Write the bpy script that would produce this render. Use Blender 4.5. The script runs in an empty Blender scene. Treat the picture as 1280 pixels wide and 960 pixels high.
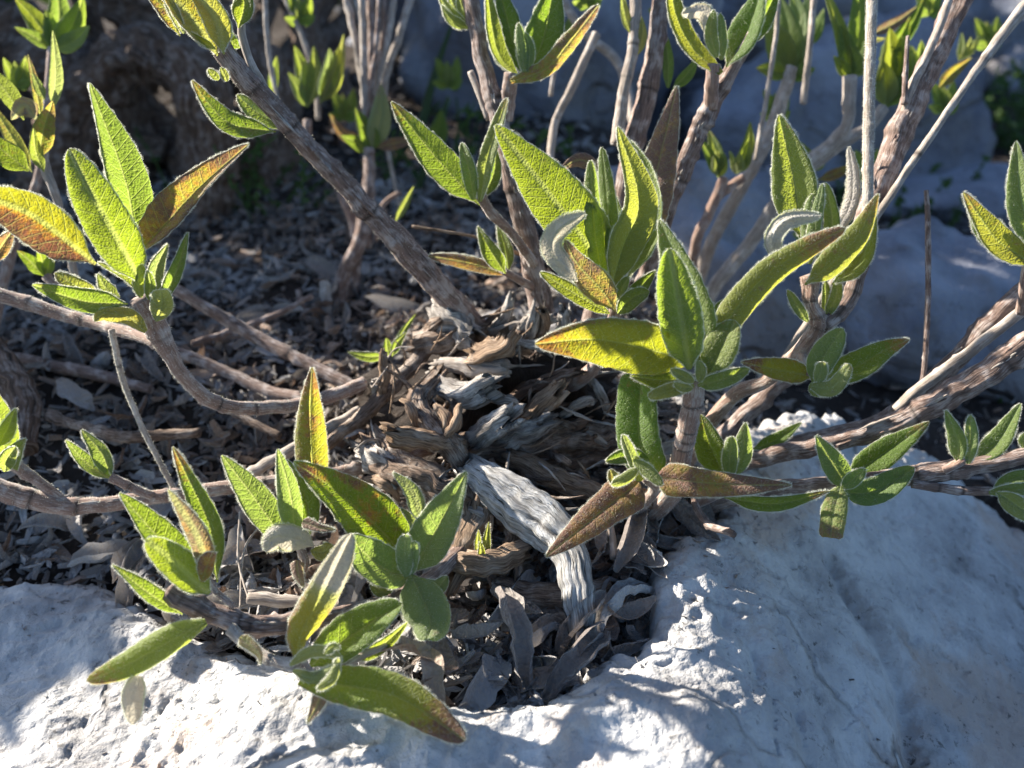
import bpy, bmesh, math, random
import numpy as np
from mathutils import Vector, Matrix

# ------------------------------------------------------------------ camera, sky, sun, exposure
scene = bpy.context.scene
COL = scene.collection
R = math.radians
rng = np.random.default_rng(11)
random.seed(5)

CAM = np.array([0.0, -0.224, 0.170])
PITCH = R(33.0)
FPX = 640 / math.tan(R(30.0))
RIGHT = np.array([1.0, 0, 0])
FWD = np.array([0, math.cos(PITCH), -math.sin(PITCH)])
UP = np.array([0, math.sin(PITCH), math.cos(PITCH)])

cam_data = bpy.data.cameras.new('camera')
cam = bpy.data.objects.new('camera', cam_data)
COL.objects.link(cam)
cam.location = CAM
cam.rotation_euler = (math.pi / 2 - PITCH, 0, 0)
cam_data.sensor_width = 36
cam_data.lens = 18 / math.tan(R(30.0))
cam_data.clip_start = 0.005
cam_data.clip_end = 500
cam_data.dof.use_dof = True
cam_data.dof.focus_distance = 0.230
cam_data.dof.aperture_fstop = 12
scene.camera = cam

SUN_AZ, SUN_EL = R(-60), R(25)          # azimuth from +Y towards +X
SUN_DIR = np.array([math.sin(SUN_AZ) * math.cos(SUN_EL), math.cos(SUN_AZ) * math.cos(SUN_EL), math.sin(SUN_EL)])
world = bpy.data.worlds.new('World')
scene.world = world
world.use_nodes = True
wn = world.node_tree
bg = wn.nodes['Background']
sky = wn.nodes.new('ShaderNodeTexSky')
sky.sky_type = 'NISHITA'
sky.sun_disc = False
sky.ozone_density = 3.8
sky.sun_elevation = SUN_EL
sky.sun_rotation = SUN_AZ
wn.links.new(sky.outputs[0], bg.inputs[0])
bg.inputs[1].default_value = 0.072
sl = bpy.data.lights.new('sun', 'SUN')
sl.energy = 5.0
sl.angle = R(0.5)
sl.color = (1.0, 0.93, 0.82)
sun = bpy.data.objects.new('sun', sl)
COL.objects.link(sun)
sun.location = SUN_DIR * 3
sun.rotation_euler = Vector(SUN_DIR).to_track_quat('Z', 'Y').to_euler()
scene.view_settings.view_transform = 'Standard'
scene.view_settings.look = 'None'
scene.view_settings.gamma = 1.0
scene.view_settings.use_curve_mapping = False
scene.view_settings.exposure = 1.85
scene.cycles.max_bounces = 8
scene.cycles.transmission_bounces = 6
scene.cycles.diffuse_bounces = 4


# ------------------------------------------------------------------ maths helpers
def P(px, py, d):
    """point seen at a photo pixel, d metres along the view axis"""
    px = np.asarray(px, float); py = np.asarray(py, float); d = np.asarray(d, float)
    x = (px - 640) / FPX * d; y = -(py - 480) / FPX * d
    return CAM + x[..., None] * RIGHT + y[..., None] * UP + d[..., None] * FWD


def G(px, py, z=0.0):
    """point where a photo pixel meets the level z"""
    v = (px - 640) / FPX * RIGHT - (py - 480) / FPX * UP + FWD
    return CAM + v * ((z - CAM[2]) / v[2])


def _hash(ix, iy, iz, seed):
    h = (ix.astype(np.int64) * 374761393 + iy.astype(np.int64) * 668265263 + iz.astype(np.int64) * 2147483647 + seed * 1274126177) & 0xffffffff
    h = ((h ^ (h >> 13)) * 1274126177) & 0xffffffff
    h = ((h ^ (h >> 15)) * 2246822519) & 0xffffffff
    return ((h ^ (h >> 16)) & 0xffff) / 65535.0


def vnoise(p, seed=0):
    p = np.asarray(p, float)
    i = np.floor(p); f = p - i; f = f * f * f * (f * (f * 6 - 15) + 10)
    ix, iy, iz = (i[..., k].astype(np.int64) for k in range(3))
    fx, fy, fz = (f[..., k] for k in range(3))
    r = 0
    for dx in (0, 1):
        for dy in (0, 1):
            for dz in (0, 1):
                w = (fx if dx else 1 - fx) * (fy if dy else 1 - fy) * (fz if dz else 1 - fz)
                r = r + w * _hash(ix + dx, iy + dy, iz + dz, seed)
    return r * 2 - 1


def fbm(p, octv=4, seed=0, gain=0.5):
    r = 0; a = 1.0; p = np.asarray(p, float)
    for k in range(octv):
        r = r + a * vnoise(p, seed + k * 17)
        p = p * 2.03 + 7.1; a *= gain
    return r


def sstep(a, b, x):
    t = np.clip((x - a) / (b - a), 0, 1)
    return t * t * (3 - 2 * t)


def spline(pts, n):
    pts = np.asarray(pts, float)
    if len(pts) == 2:
        t = np.linspace(0, 1, n)[:, None]
        return pts[0] * (1 - t) + pts[1] * t
    q = np.vstack([2 * pts[0] - pts[1], pts, 2 * pts[-1] - pts[-2]])
    seg = np.linalg.norm(np.diff(pts[:, :2], axis=0), axis=1) + 1e-9
    acc = np.concatenate([[0], np.cumsum(seg)]); acc /= acc[-1]
    out = []
    for t in np.linspace(0, 1, n):
        k = min(np.searchsorted(acc, t, side='right') - 1, len(pts) - 2)
        s = (t - acc[k]) / (acc[k + 1] - acc[k])
        p0, p1, p2, p3 = q[k:k + 4]
        out.append(0.5 * ((2 * p1) + (-p0 + p2) * s + (2 * p0 - 5 * p1 + 4 * p2 - p3) * s * s + (-p0 + 3 * p1 - 3 * p2 + p3) * s ** 3))
    return np.array(out)


def nrm(a):
    return a / (np.linalg.norm(a, axis=-1, keepdims=True) + 1e-12)


# ------------------------------------------------------------------ object helpers
ORIG = {}


def tag(o, label, cat, group=None, kind=None):
    o['label'] = label; o['category'] = cat
    if group: o['group'] = group
    if kind: o['kind'] = kind
    return o


def empty(name, loc):
    o = bpy.data.objects.new(name, None)
    o.empty_display_size = 0.01
    COL.objects.link(o); o.location = loc; ORIG[o.name] = np.array(loc, float)
    return o


def make_mesh(name, v, quads=None, tris=None, mats=(), uv=None, age=None, mat_idx=None, smooth=True):
    me = bpy.data.meshes.new(name)
    nq = 0 if quads is None else len(quads); nt = 0 if tris is None else len(tris)
    loops = []
    if nq: loops.append(np.asarray(quads, np.int32).ravel())
    if nt: loops.append(np.asarray(tris, np.int32).ravel())
    loops = np.concatenate(loops)
    me.vertices.add(len(v)); me.vertices.foreach_set('co', np.asarray(v, np.float32).ravel())
    me.loops.add(len(loops)); me.loops.foreach_set('vertex_index', loops)
    me.polygons.add(nq + nt)
    me.polygons.foreach_set('loop_start', np.concatenate([np.arange(nq) * 4, nq * 4 + np.arange(nt) * 3]).astype(np.int32))
    me.polygons.foreach_set('use_smooth', np.full(nq + nt, smooth, bool))
    for m in mats: me.materials.append(m)
    if mat_idx is not None: me.polygons.foreach_set('material_index', np.asarray(mat_idx, np.int32))
    if uv is not None:
        me.uv_layers.new(name='UVMap').data.foreach_set('uv', np.asarray(uv, np.float32)[loops].ravel())
    if age is not None:
        a = me.color_attributes.new('age', 'FLOAT_COLOR', 'POINT')
        a.data.foreach_set('color', np.asarray(age, np.float32).ravel())
    me.update(calc_edges=True); me.validate()
    return me


def link(name, me, parent=None, origin=(0, 0, 0)):
    o = bpy.data.objects.new(name, me)
    COL.objects.link(o)
    og = np.asarray(origin, float)
    ORIG[o.name] = og
    if parent is not None:
        o.parent = parent; o.location = og - ORIG[parent.name]
    else:
        o.location = og
    return o


# ------------------------------------------------------------------ materials
class NT:
    def __init__(s, name):
        s.m = bpy.data.materials.new(name); s.m.use_nodes = True
        s.t = s.m.node_tree; s.t.nodes.clear()
        s.out = s.n('ShaderNodeOutputMaterial')
    def n(s, typ, **kw):
        nd = s.t.nodes.new(typ)
        for k, v in kw.items(): setattr(nd, k, v)
        return nd
    def l(s, a, b): s.t.links.new(a, b)
    def put(s, sock, v):
        if hasattr(v, 'links'): s.l(v, sock)
        else: sock.default_value = v if not isinstance(v, tuple) or len(v) != 3 else (*v, 1)
    def mix(s, f, a, b, mode='MIX'):
        nd = s.n('ShaderNodeMix', data_type='RGBA', blend_type=mode)
        s.put(nd.inputs[0], f); s.put(nd.inputs[6], a); s.put(nd.inputs[7], b)
        return nd.outputs[2]
    def math(s, op, a, b=0.0, clamp=False):
        nd = s.n('ShaderNodeMath', operation=op, use_clamp=clamp)
        s.put(nd.inputs[0], a); s.put(nd.inputs[1], b)
        return nd.outputs[0]
    def ramp(s, f, lo, hi):
        nd = s.n('ShaderNodeMapRange', clamp=True)
        s.put(nd.inputs[0], f); nd.inputs[1].default_value = lo; nd.inputs[2].default_value = hi
        return nd.outputs[0]
    def noise(s, vec, scale, det=4, rough=0.55, dist=0.0):
        nd = s.n('ShaderNodeTexNoise'); s.l(vec, nd.inputs['Vector'])
        nd.inputs['Scale'].default_value = scale; nd.inputs['Detail'].default_value = det
        nd.inputs['Roughness'].default_value = rough; nd.inputs['Distortion'].default_value = dist
        return nd.outputs['Fac']
    def voro(s, vec, scale, feat='F1'):
        nd = s.n('ShaderNodeTexVoronoi', feature=feat); s.l(vec, nd.inputs['Vector'])
        nd.inputs['Scale'].default_value = scale
        return nd.outputs['Distance']
    def mapv(s, vec, sc):
        nd = s.n('ShaderNodeMapping'); s.l(vec, nd.inputs[0]); nd.inputs['Scale'].default_value = sc
        return nd.outputs[0]
    def bump(s, h, dist, strength=1.0, nrmi=None):
        nd = s.n('ShaderNodeBump'); s.l(h, nd.inputs['Height'])
        nd.inputs['Distance'].default_value = dist; nd.inputs['Strength'].default_value = strength
        if nrmi is not None: s.l(nrmi, nd.inputs['Normal'])
        return nd.outputs[0]
    def bsdf(s, col, rough, normal=None, sheen=0.0, spec=0.3):
        b = s.n('ShaderNodeBsdfPrincipled')
        s.put(b.inputs['Base Color'], col); s.put(b.inputs['Roughness'], rough)
        b.inputs['Sheen Weight'].default_value = sheen; b.inputs['Sheen Roughness'].default_value = 0.4
        b.inputs['Specular IOR Level'].default_value = spec
        if normal is not None: s.l(normal, b.inputs['Normal'])
        return b.outputs[0]
    def done(s, sh):
        s.l(sh, s.out.inputs[0]); return s.m


def leaf_material():
    t = NT('sage_leaf')
    uv = t.n('ShaderNodeUVMap').outputs[0]
    at = t.n('ShaderNodeAttribute', attribute_name='age').outputs
    sp = t.n('ShaderNodeSeparateColor'); t.l(at['Color'], sp.inputs[0])
    br, ye, gr = sp.outputs
    rnd = t.n('ShaderNodeObjectInfo').outputs['Random']
    back = t.n('ShaderNodeNewGeometry').outputs['Backfacing']
    xy = t.n('ShaderNodeSeparateXYZ'); t.l(uv, xy.inputs[0])
    off = t.n('ShaderNodeVectorMath', operation='ADD'); t.l(uv, off.inputs[0])
    cmb = t.n('ShaderNodeCombineXYZ'); t.l(t.math('MULTIPLY', rnd, 37.0), cmb.inputs[2]); t.l(cmb.outputs[0], off.inputs[1])
    v = off.outputs[0]
    cell = t.voro(v, 17.0)                         # bullate puckers
    net = t.voro(v, 6.5, 'DISTANCE_TO_EDGE')      # vein net
    absx = t.math('ABSOLUTE', xy.outputs[0])
    ph = t.math('SUBTRACT', t.math('MULTIPLY', xy.outputs[1], 3.2), t.math('MULTIPLY', absx, 2.6))
    lat = t.math('ABSOLUTE', t.math('SUBTRACT', t.math('FRACT', ph), 0.5))   # pinnate laterals
    latv = t.ramp(lat, 0.09, 0.0)
    mid = t.ramp(t.math('DIVIDE', absx, t.math('ADD', 1.0, t.math('MULTIPLY', back, 1.8))), 0.036, 0.014)
    netv = t.ramp(net, 0.06, 0.0)
    vein = t.math('MAXIMUM', mid, t.math('MAXIMUM', t.math('MULTIPLY', latv, 0.7), t.math('MULTIPLY', netv, 0.55)))
    n1 = t.noise(v, 2.2, 3); n2 = t.noise(v, 9.0, 4)
    brm = t.ramp(t.math('ADD', t.math('ADD', br, t.math('MULTIPLY', t.math('SUBTRACT', n1, 0.5), 1.5)), t.math('MULTIPLY', t.math('SUBTRACT', n2, 0.5), 0.8)), 0.36, 0.78)
    orm = t.ramp(t.math('ADD', br, t.math('MULTIPLY', t.math('SUBTRACT', n2, 0.5), 0.9)), 0.22, 0.55)
    g1 = t.mix(n1, (0.052, 0.105, 0.014), (0.092, 0.150, 0.022))
    g1 = t.mix(ye, g1, (0.21, 0.20, 0.024))
    g1 = t.mix(orm, g1, (0.27, 0.155, 0.035))
    c = t.mix(brm, g1, t.mix(n2, (0.13, 0.060, 0.040), (0.22, 0.115, 0.075)))
    c = t.mix(t.math('MULTIPLY', vein, 0.30), c, t.mix(back, (0.07, 0.11, 0.03), (0.34, 0.36, 0.17)))
    felt = t.mix(brm, (0.34, 0.38, 0.25), (0.38, 0.31, 0.27))
    gf = t.math('ADD', t.math('MULTIPLY', gr, 0.55), t.math('MULTIPLY', back, 0.16), True)
    gf = t.math('MULTIPLY', gf, t.math('ADD', 0.6, t.math('MULTIPLY', n2, 0.7)), True)
    c = t.mix(gf, c, felt)
    wt = t.math('MULTIPLY', t.ramp(gr, 1.0, 1.4), 0.85)
    c = t.mix(wt, c, t.mix(n2, (0.42, 0.37, 0.33), (0.66, 0.62, 0.57)))
    tr = t.mix(ye, (0.27, 0.44, 0.010), (0.62, 0.52, 0.018))
    tr = t.mix(orm, tr, (0.62, 0.27, 0.03))
    tr = t.mix(brm, tr, (0.22, 0.085, 0.035))
    tr = t.mix(t.math('MULTIPLY', vein, 0.6), tr, (0.60, 0.66, 0.18))
    tr = t.mix(t.math('MULTIPLY', gr, 0.5), tr, (0.45, 0.48, 0.28))
    tr = t.mix(wt, tr, (0.55, 0.48, 0.38))
    h = t.math('SUBTRACT', t.math('MULTIPLY', cell, -1.0), t.math('MULTIPLY', vein, 0.9))
    h = t.math('ADD', h, t.math('MULTIPLY', n2, 0.15))
    nb = t.bump(h, 0.00034, 0.62)
    b = t.bsdf(c, 0.68, nb, 0.35, 0.25)
    trs = t.n('ShaderNodeBsdfTranslucent'); t.l(tr, trs.inputs[0]); t.l(nb, trs.inputs[1])
    mx = t.n('ShaderNodeMixShader'); mx.inputs[0].default_value = 0.50
    t.l(b, mx.inputs[1]); t.l(trs.outputs[0], mx.inputs[2])
    return t.done(mx.outputs[0])


def fuzz_material():
    t = NT('woolly_hair')
    d = t.n('ShaderNodeBsdfDiffuse'); d.inputs[0].default_value = (0.80, 0.80, 0.70, 1)
    tr = t.n('ShaderNodeBsdfTranslucent'); tr.inputs[0].default_value = (0.85, 0.85, 0.72, 1)
    mx = t.n('ShaderNodeMixShader'); mx.inputs[0].default_value = 0.6
    t.l(d.outputs[0], mx.inputs[1]); t.l(tr.outputs[0], mx.inputs[2])
    return t.done(mx.outputs[0])


def bark_material(name, dark, mid, pale, palef=0.5, scale=1.0, bumpd=0.0006, crack=0.0, sheen=0.0):
    t = NT(name)
    uv = t.n('ShaderNodeUVMap').outputs[0]
    rnd = t.n('ShaderNodeObjectInfo').outputs['Random']
    off = t.n('ShaderNodeVectorMath', operation='ADD'); t.l(uv, off.inputs[0])
    cmb = t.n('ShaderNodeCombineXYZ'); t.l(t.math('MULTIPLY', rnd, 53.0), cmb.inputs[2]); t.l(cmb.outputs[0], off.inputs[1])
    at = t.n('ShaderNodeAttribute', attribute_name='age').outputs
    sp = t.n('ShaderNodeSeparateColor'); t.l(at['Color'], sp.inputs[0])
    v = t.mapv(off.outputs[0], (16 * scale, 1.6 * scale, 1))
    s1 = t.noise(v, 1.0, 6, 0.65, 0.6)
    s2 = t.noise(t.mapv(off.outputs[0], (34 * scale, 3.0 * scale, 1)), 1.0, 5, 0.6, 0.3)
    s3 = t.noise(off.outputs[0], 2.4, 3)
    c = t.mix(t.ramp(s1, 0.34, 0.62), dark, mid)
    c = t.mix(t.math('MULTIPLY', t.ramp(t.math('ADD', t.math('MULTIPLY', s3, 0.6), t.math('MULTIPLY', s2, 0.5)), 0.62 - 0.16 * palef, 0.72 - 0.1 * palef), palef + 0.2, True), c, pale)
    ck = t.ramp(s1, 0.40, 0.33)
    if crack:
        c = t.mix(t.math('MULTIPLY', ck, crack), c, (0.03, 0.025, 0.02))
    c = t.mix(t.math('MULTIPLY', sp.outputs[0], 0.85), c, (0.035, 0.025, 0.02))
    h = t.math('ADD', t.math('MULTIPLY', s1, 1.0), t.math('MULTIPLY', s2, 0.5))
    nb = t.bump(h, bumpd, 1.0)
    return t.done(t.bsdf(c, 0.82, nb, sheen, 0.2))


def dead_leaf_material(name, a, b, c_):
    t = NT(name)
    uv = t.n('ShaderNodeUVMap').outputs[0]
    rnd = t.n('ShaderNodeObjectInfo').outputs['Random']
    back = t.n('ShaderNodeNewGeometry').outputs['Backfacing']
    n1 = t.noise(uv, 4.0, 4); net = t.voro(uv, 7.0, 'DISTANCE_TO_EDGE'); cell = t.voro(uv, 9.0)
    c = t.mix(n1, a, b)
    c = t.mix(t.ramp(rnd, 0.15, 0.8), c, c_)
    c = t.mix(t.math('MULTIPLY', t.ramp(net, 0.06, 0.0), 0.35), c, (0.36, 0.32, 0.28))
    c = t.mix(t.math('MULTIPLY', back, 0.35), c, (0.40, 0.37, 0.34))
    nb = t.bump(t.math('ADD', t.math('MULTIPLY', cell, -1.0), n1), 0.0006, 1.0)
    sh = t.bsdf(c, 0.85, nb, 0.35, 0.15)
    trs = t.n('ShaderNodeBsdfTranslucent'); t.l(c, trs.inputs[0])
    mx = t.n('ShaderNodeMixShader'); mx.inputs[0].default_value = 0.14
    t.l(sh, mx.inputs[1]); t.l(trs.outputs[0], mx.inputs[2])
    return t.done(mx.outputs[0])


def rock_material(name, light, grey, stain, scale=1.0):
    t = NT(name)
    v = t.n('ShaderNodeTexCoord').outputs['Object']
    n1 = t.noise(v, 28 * scale, 6, 0.62); n2 = t.noise(v, 120 * scale, 6, 0.65); n3 = t.noise(v, 520 * scale, 4, 0.6)
    n4 = t.noise(v, 60 * scale, 8, 0.72, 0.8)
    c = t.mix(t.ramp(n1, 0.42, 0.62), light, grey)
    c = t.mix(t.math('MULTIPLY', t.ramp(n4, 0.50, 0.66), 0.6), c, grey)
    c = t.mix(t.math('MULTIPLY', t.ramp(n2, 0.55, 0.70), 0.6), c, (0.19, 0.185, 0.18))
    wv_ = t.n('ShaderNodeVectorMath', operation='ADD'); t.l(v, wv_.inputs[0])
    nz = t.n('ShaderNodeTexNoise'); t.l(v, nz.inputs['Vector']); nz.inputs['Scale'].default_value = 45 * scale; nz.inputs['Detail'].default_value = 4
    sc_ = t.n('ShaderNodeVectorMath', operation='SCALE'); t.l(nz.outputs['Color'], sc_.inputs[0]); sc_.inputs['Scale'].default_value = .03 / scale; t.l(sc_.outputs[0], wv_.inputs[1])
    crk = t.math('MULTIPLY', t.ramp(t.voro(wv_.outputs[0], 17 * scale, 'DISTANCE_TO_EDGE'), 0.030, 0.0), t.ramp(t.noise(v, 22 * scale, 2), 0.50, 0.60))
    c = t.mix(t.math('MULTIPLY', crk, 0.75), c, (0.10, 0.09, 0.08))
    st = t.noise(v, 17 * scale, 3)
    c = t.mix(t.math('MULTIPLY', t.ramp(t.math('ADD', st, t.math('MULTIPLY', t.math('SUBTRACT', n4, 0.5), 0.5)), 0.53, 0.66), 0.65), c, stain)
    sp = t.noise(v, 300 * scale, 5, 0.7)
    spm = t.math('MULTIPLY', t.ramp(sp, 0.59, 0.66), t.ramp(n1, 0.42, 0.58))
    c = t.mix(t.math('MULTIPLY', spm, 0.8), c, (0.07, 0.065, 0.06))
    h = t.math('ADD', t.math('ADD', t.math('MULTIPLY', n2, 1.0), t.math('MULTIPLY', n3, 0.40)), t.math('MULTIPLY', n4, 0.6))
    h = t.math('SUBTRACT', h, t.math('MULTIPLY', crk, 0.8))
    pit = t.ramp(t.noise(v, 260 * scale, 3, 0.6), 0.30, 0.42)
    h = t.math('ADD', h, t.math('MULTIPLY', pit, 0.12))
    nb = t.bump(h, 0.0024 / scale, 0.8)
    return t.done(t.bsdf(c, 0.9, nb, 0, 0.15))


def soil_material():
    t = NT('soil')
    v = t.n('ShaderNodeTexCoord').outputs['Object']
    n1 = t.noise(v, 40, 6, 0.7); n2 = t.noise(v, 260, 5, 0.65)
    c = t.mix(n1, (0.022, 0.017, 0.014), (0.070, 0.056, 0.048))
    c = t.mix(t.math('MULTIPLY', t.ramp(n2, 0.55, 0.7), 0.5), c, (0.15, 0.13, 0.115))
    nb = t.bump(t.math('ADD', n1, t.math('MULTIPLY', n2, 0.5)), 0.004, 1.0)
    return t.done(t.bsdf(c, 0.95, nb, 0, 0.1))


def weed_material(name, a, b, trc):
    t = NT(name)
    rnd = t.n('ShaderNodeAttribute', attribute_name='age').outputs['Color']
    sp = t.n('ShaderNodeSeparateColor'); t.l(rnd, sp.inputs[0])
    c = t.mix(sp.outputs[0], a, b)
    sh = t.bsdf(c, 0.7, None, 0.1, 0.25)
    trs = t.n('ShaderNodeBsdfTranslucent'); trs.inputs[0].default_value = (*trc, 1)
    mx = t.n('ShaderNodeMixShader'); mx.inputs[0].default_value = 0.35
    t.l(sh, mx.inputs[1]); t.l(trs.outputs[0], mx.inputs[2])
    return t.done(mx.outputs[0])


M_LEAF = leaf_material()
M_FUZZ = fuzz_material()
M_STEM = bark_material('young_bark', (0.16, 0.095, 0.07), (0.30, 0.195, 0.145), (0.48, 0.42, 0.37), 0.5, 1.0, 0.0004, 0.25, 0.4)
M_BRANCH = bark_material('old_bark', (0.085, 0.055, 0.043), (0.25, 0.17, 0.135), (0.48, 0.41, 0.37), 0.6, 1.0, 0.0009, 0.6, 0.1)
M_PALE = bark_material('dry_stalk_skin', (0.20, 0.16, 0.13), (0.34, 0.285, 0.235), (0.50, 0.45, 0.40), 0.5, 1.0, 0.0003, 0.15, 0.3)
M_DRIFT = bark_material('bleached_wood', (0.20, 0.185, 0.165), (0.52, 0.50, 0.47), (0.70, 0.69, 0.67), 0.6, 0.9, 0.0016, 1.0)
M_WOOD = bark_material('weathered_wood', (0.060, 0.040, 0.030), (0.32, 0.225, 0.165), (0.56, 0.48, 0.41), 0.55, 1.5, 0.0016, 0.9)
M_COREGAP = bark_material('gap_shade_wood', (0.015, 0.011, 0.009), (0.055, 0.040, 0.031), (0.13, 0.11, 0.095), 0.25, 1.5, 0.0016, 0.8)  # core colour blackened so the gaps between stubs look deeply shaded
M_TANWOOD = bark_material('brown_wood', (0.12, 0.072, 0.044), (0.44, 0.31, 0.21), (0.60, 0.50, 0.41), 0.3, 1.4, 0.0014, 0.8)
M_GREYWOOD = bark_material('grey_wood', (0.12, 0.105, 0.093), (0.50, 0.44, 0.385), (0.72, 0.68, 0.63), 0.6, 1.4, 0.0016, 0.9)
M_OLD = bark_material('gnarled_bark', (0.05, 0.032, 0.022), (0.24, 0.155, 0.11), (0.46, 0.38, 0.33), 0.5, 0.35, 0.004, 0.8)
M_DEAD = dead_leaf_material('dead_leaf_skin', (0.10, 0.080, 0.068), (0.22, 0.185, 0.165), (0.36, 0.345, 0.335))
M_CRUMB = dead_leaf_material('leaf_crumb', (0.03, 0.021, 0.016), (0.17, 0.135, 0.11), (0.20, 0.18, 0.17))
M_DEADB = dead_leaf_material('dead_leaf_brown', (0.075, 0.040, 0.025), (0.20, 0.115, 0.070), (0.27, 0.18, 0.125))
M_ROCK = rock_material('limestone', (0.50, 0.49, 0.475), (0.30, 0.29, 0.285), (0.44, 0.34, 0.27))
M_ROCKSHADE = rock_material('blue_shade_limestone', (0.27, 0.28, 0.32), (0.095, 0.10, 0.13), (0.22, 0.205, 0.20), 0.35)  # far boulders: limestone with the blue of the shade put into its colour
M_SOIL = soil_material()
M_WEED = weed_material('weed_green', (0.045, 0.085, 0.025), (0.09, 0.15, 0.04), (0.06, 0.11, 0.02))
M_GRASS = weed_material('grass_green', (0.05, 0.08, 0.03), (0.11, 0.13, 0.05), (0.08, 0.11, 0.03))


# ------------------------------------------------------------------ builders: leaf, stem
PROF = {
    'lan': [(0, .07), (.05, .13), (.11, .40), (.2, .80), (.32, .98), (.42, 1), (.58, .88), (.75, .62), (.88, .37), (.96, .19), (1, .03)],
    'blunt': [(0, .10), (.06, .30), (.14, .72), (.28, .95), (.45, 1), (.65, .92), (.82, .70), (.93, .44), (.98, .24), (1, .03)],
    'wide': [(0, .30), (.03, .75), (.08, 1.08), (.14, 1.1), (.3, .92), (.5, .80), (.7, .58), (.86, .34), (.96, .16), (1, .03)],
    'strap': [(0, .25), (.08, .5), (.2, .85), (.4, 1), (.6, .95), (.8, .75), (.92, .5), (.98, .28), (1, .03)],
    'cut': [(0, .2), (.06, .5), (.15, .85), (.4, 1), (.7, 1.0), (.93, .92), (.98, .8), (1, .6)],
}


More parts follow.
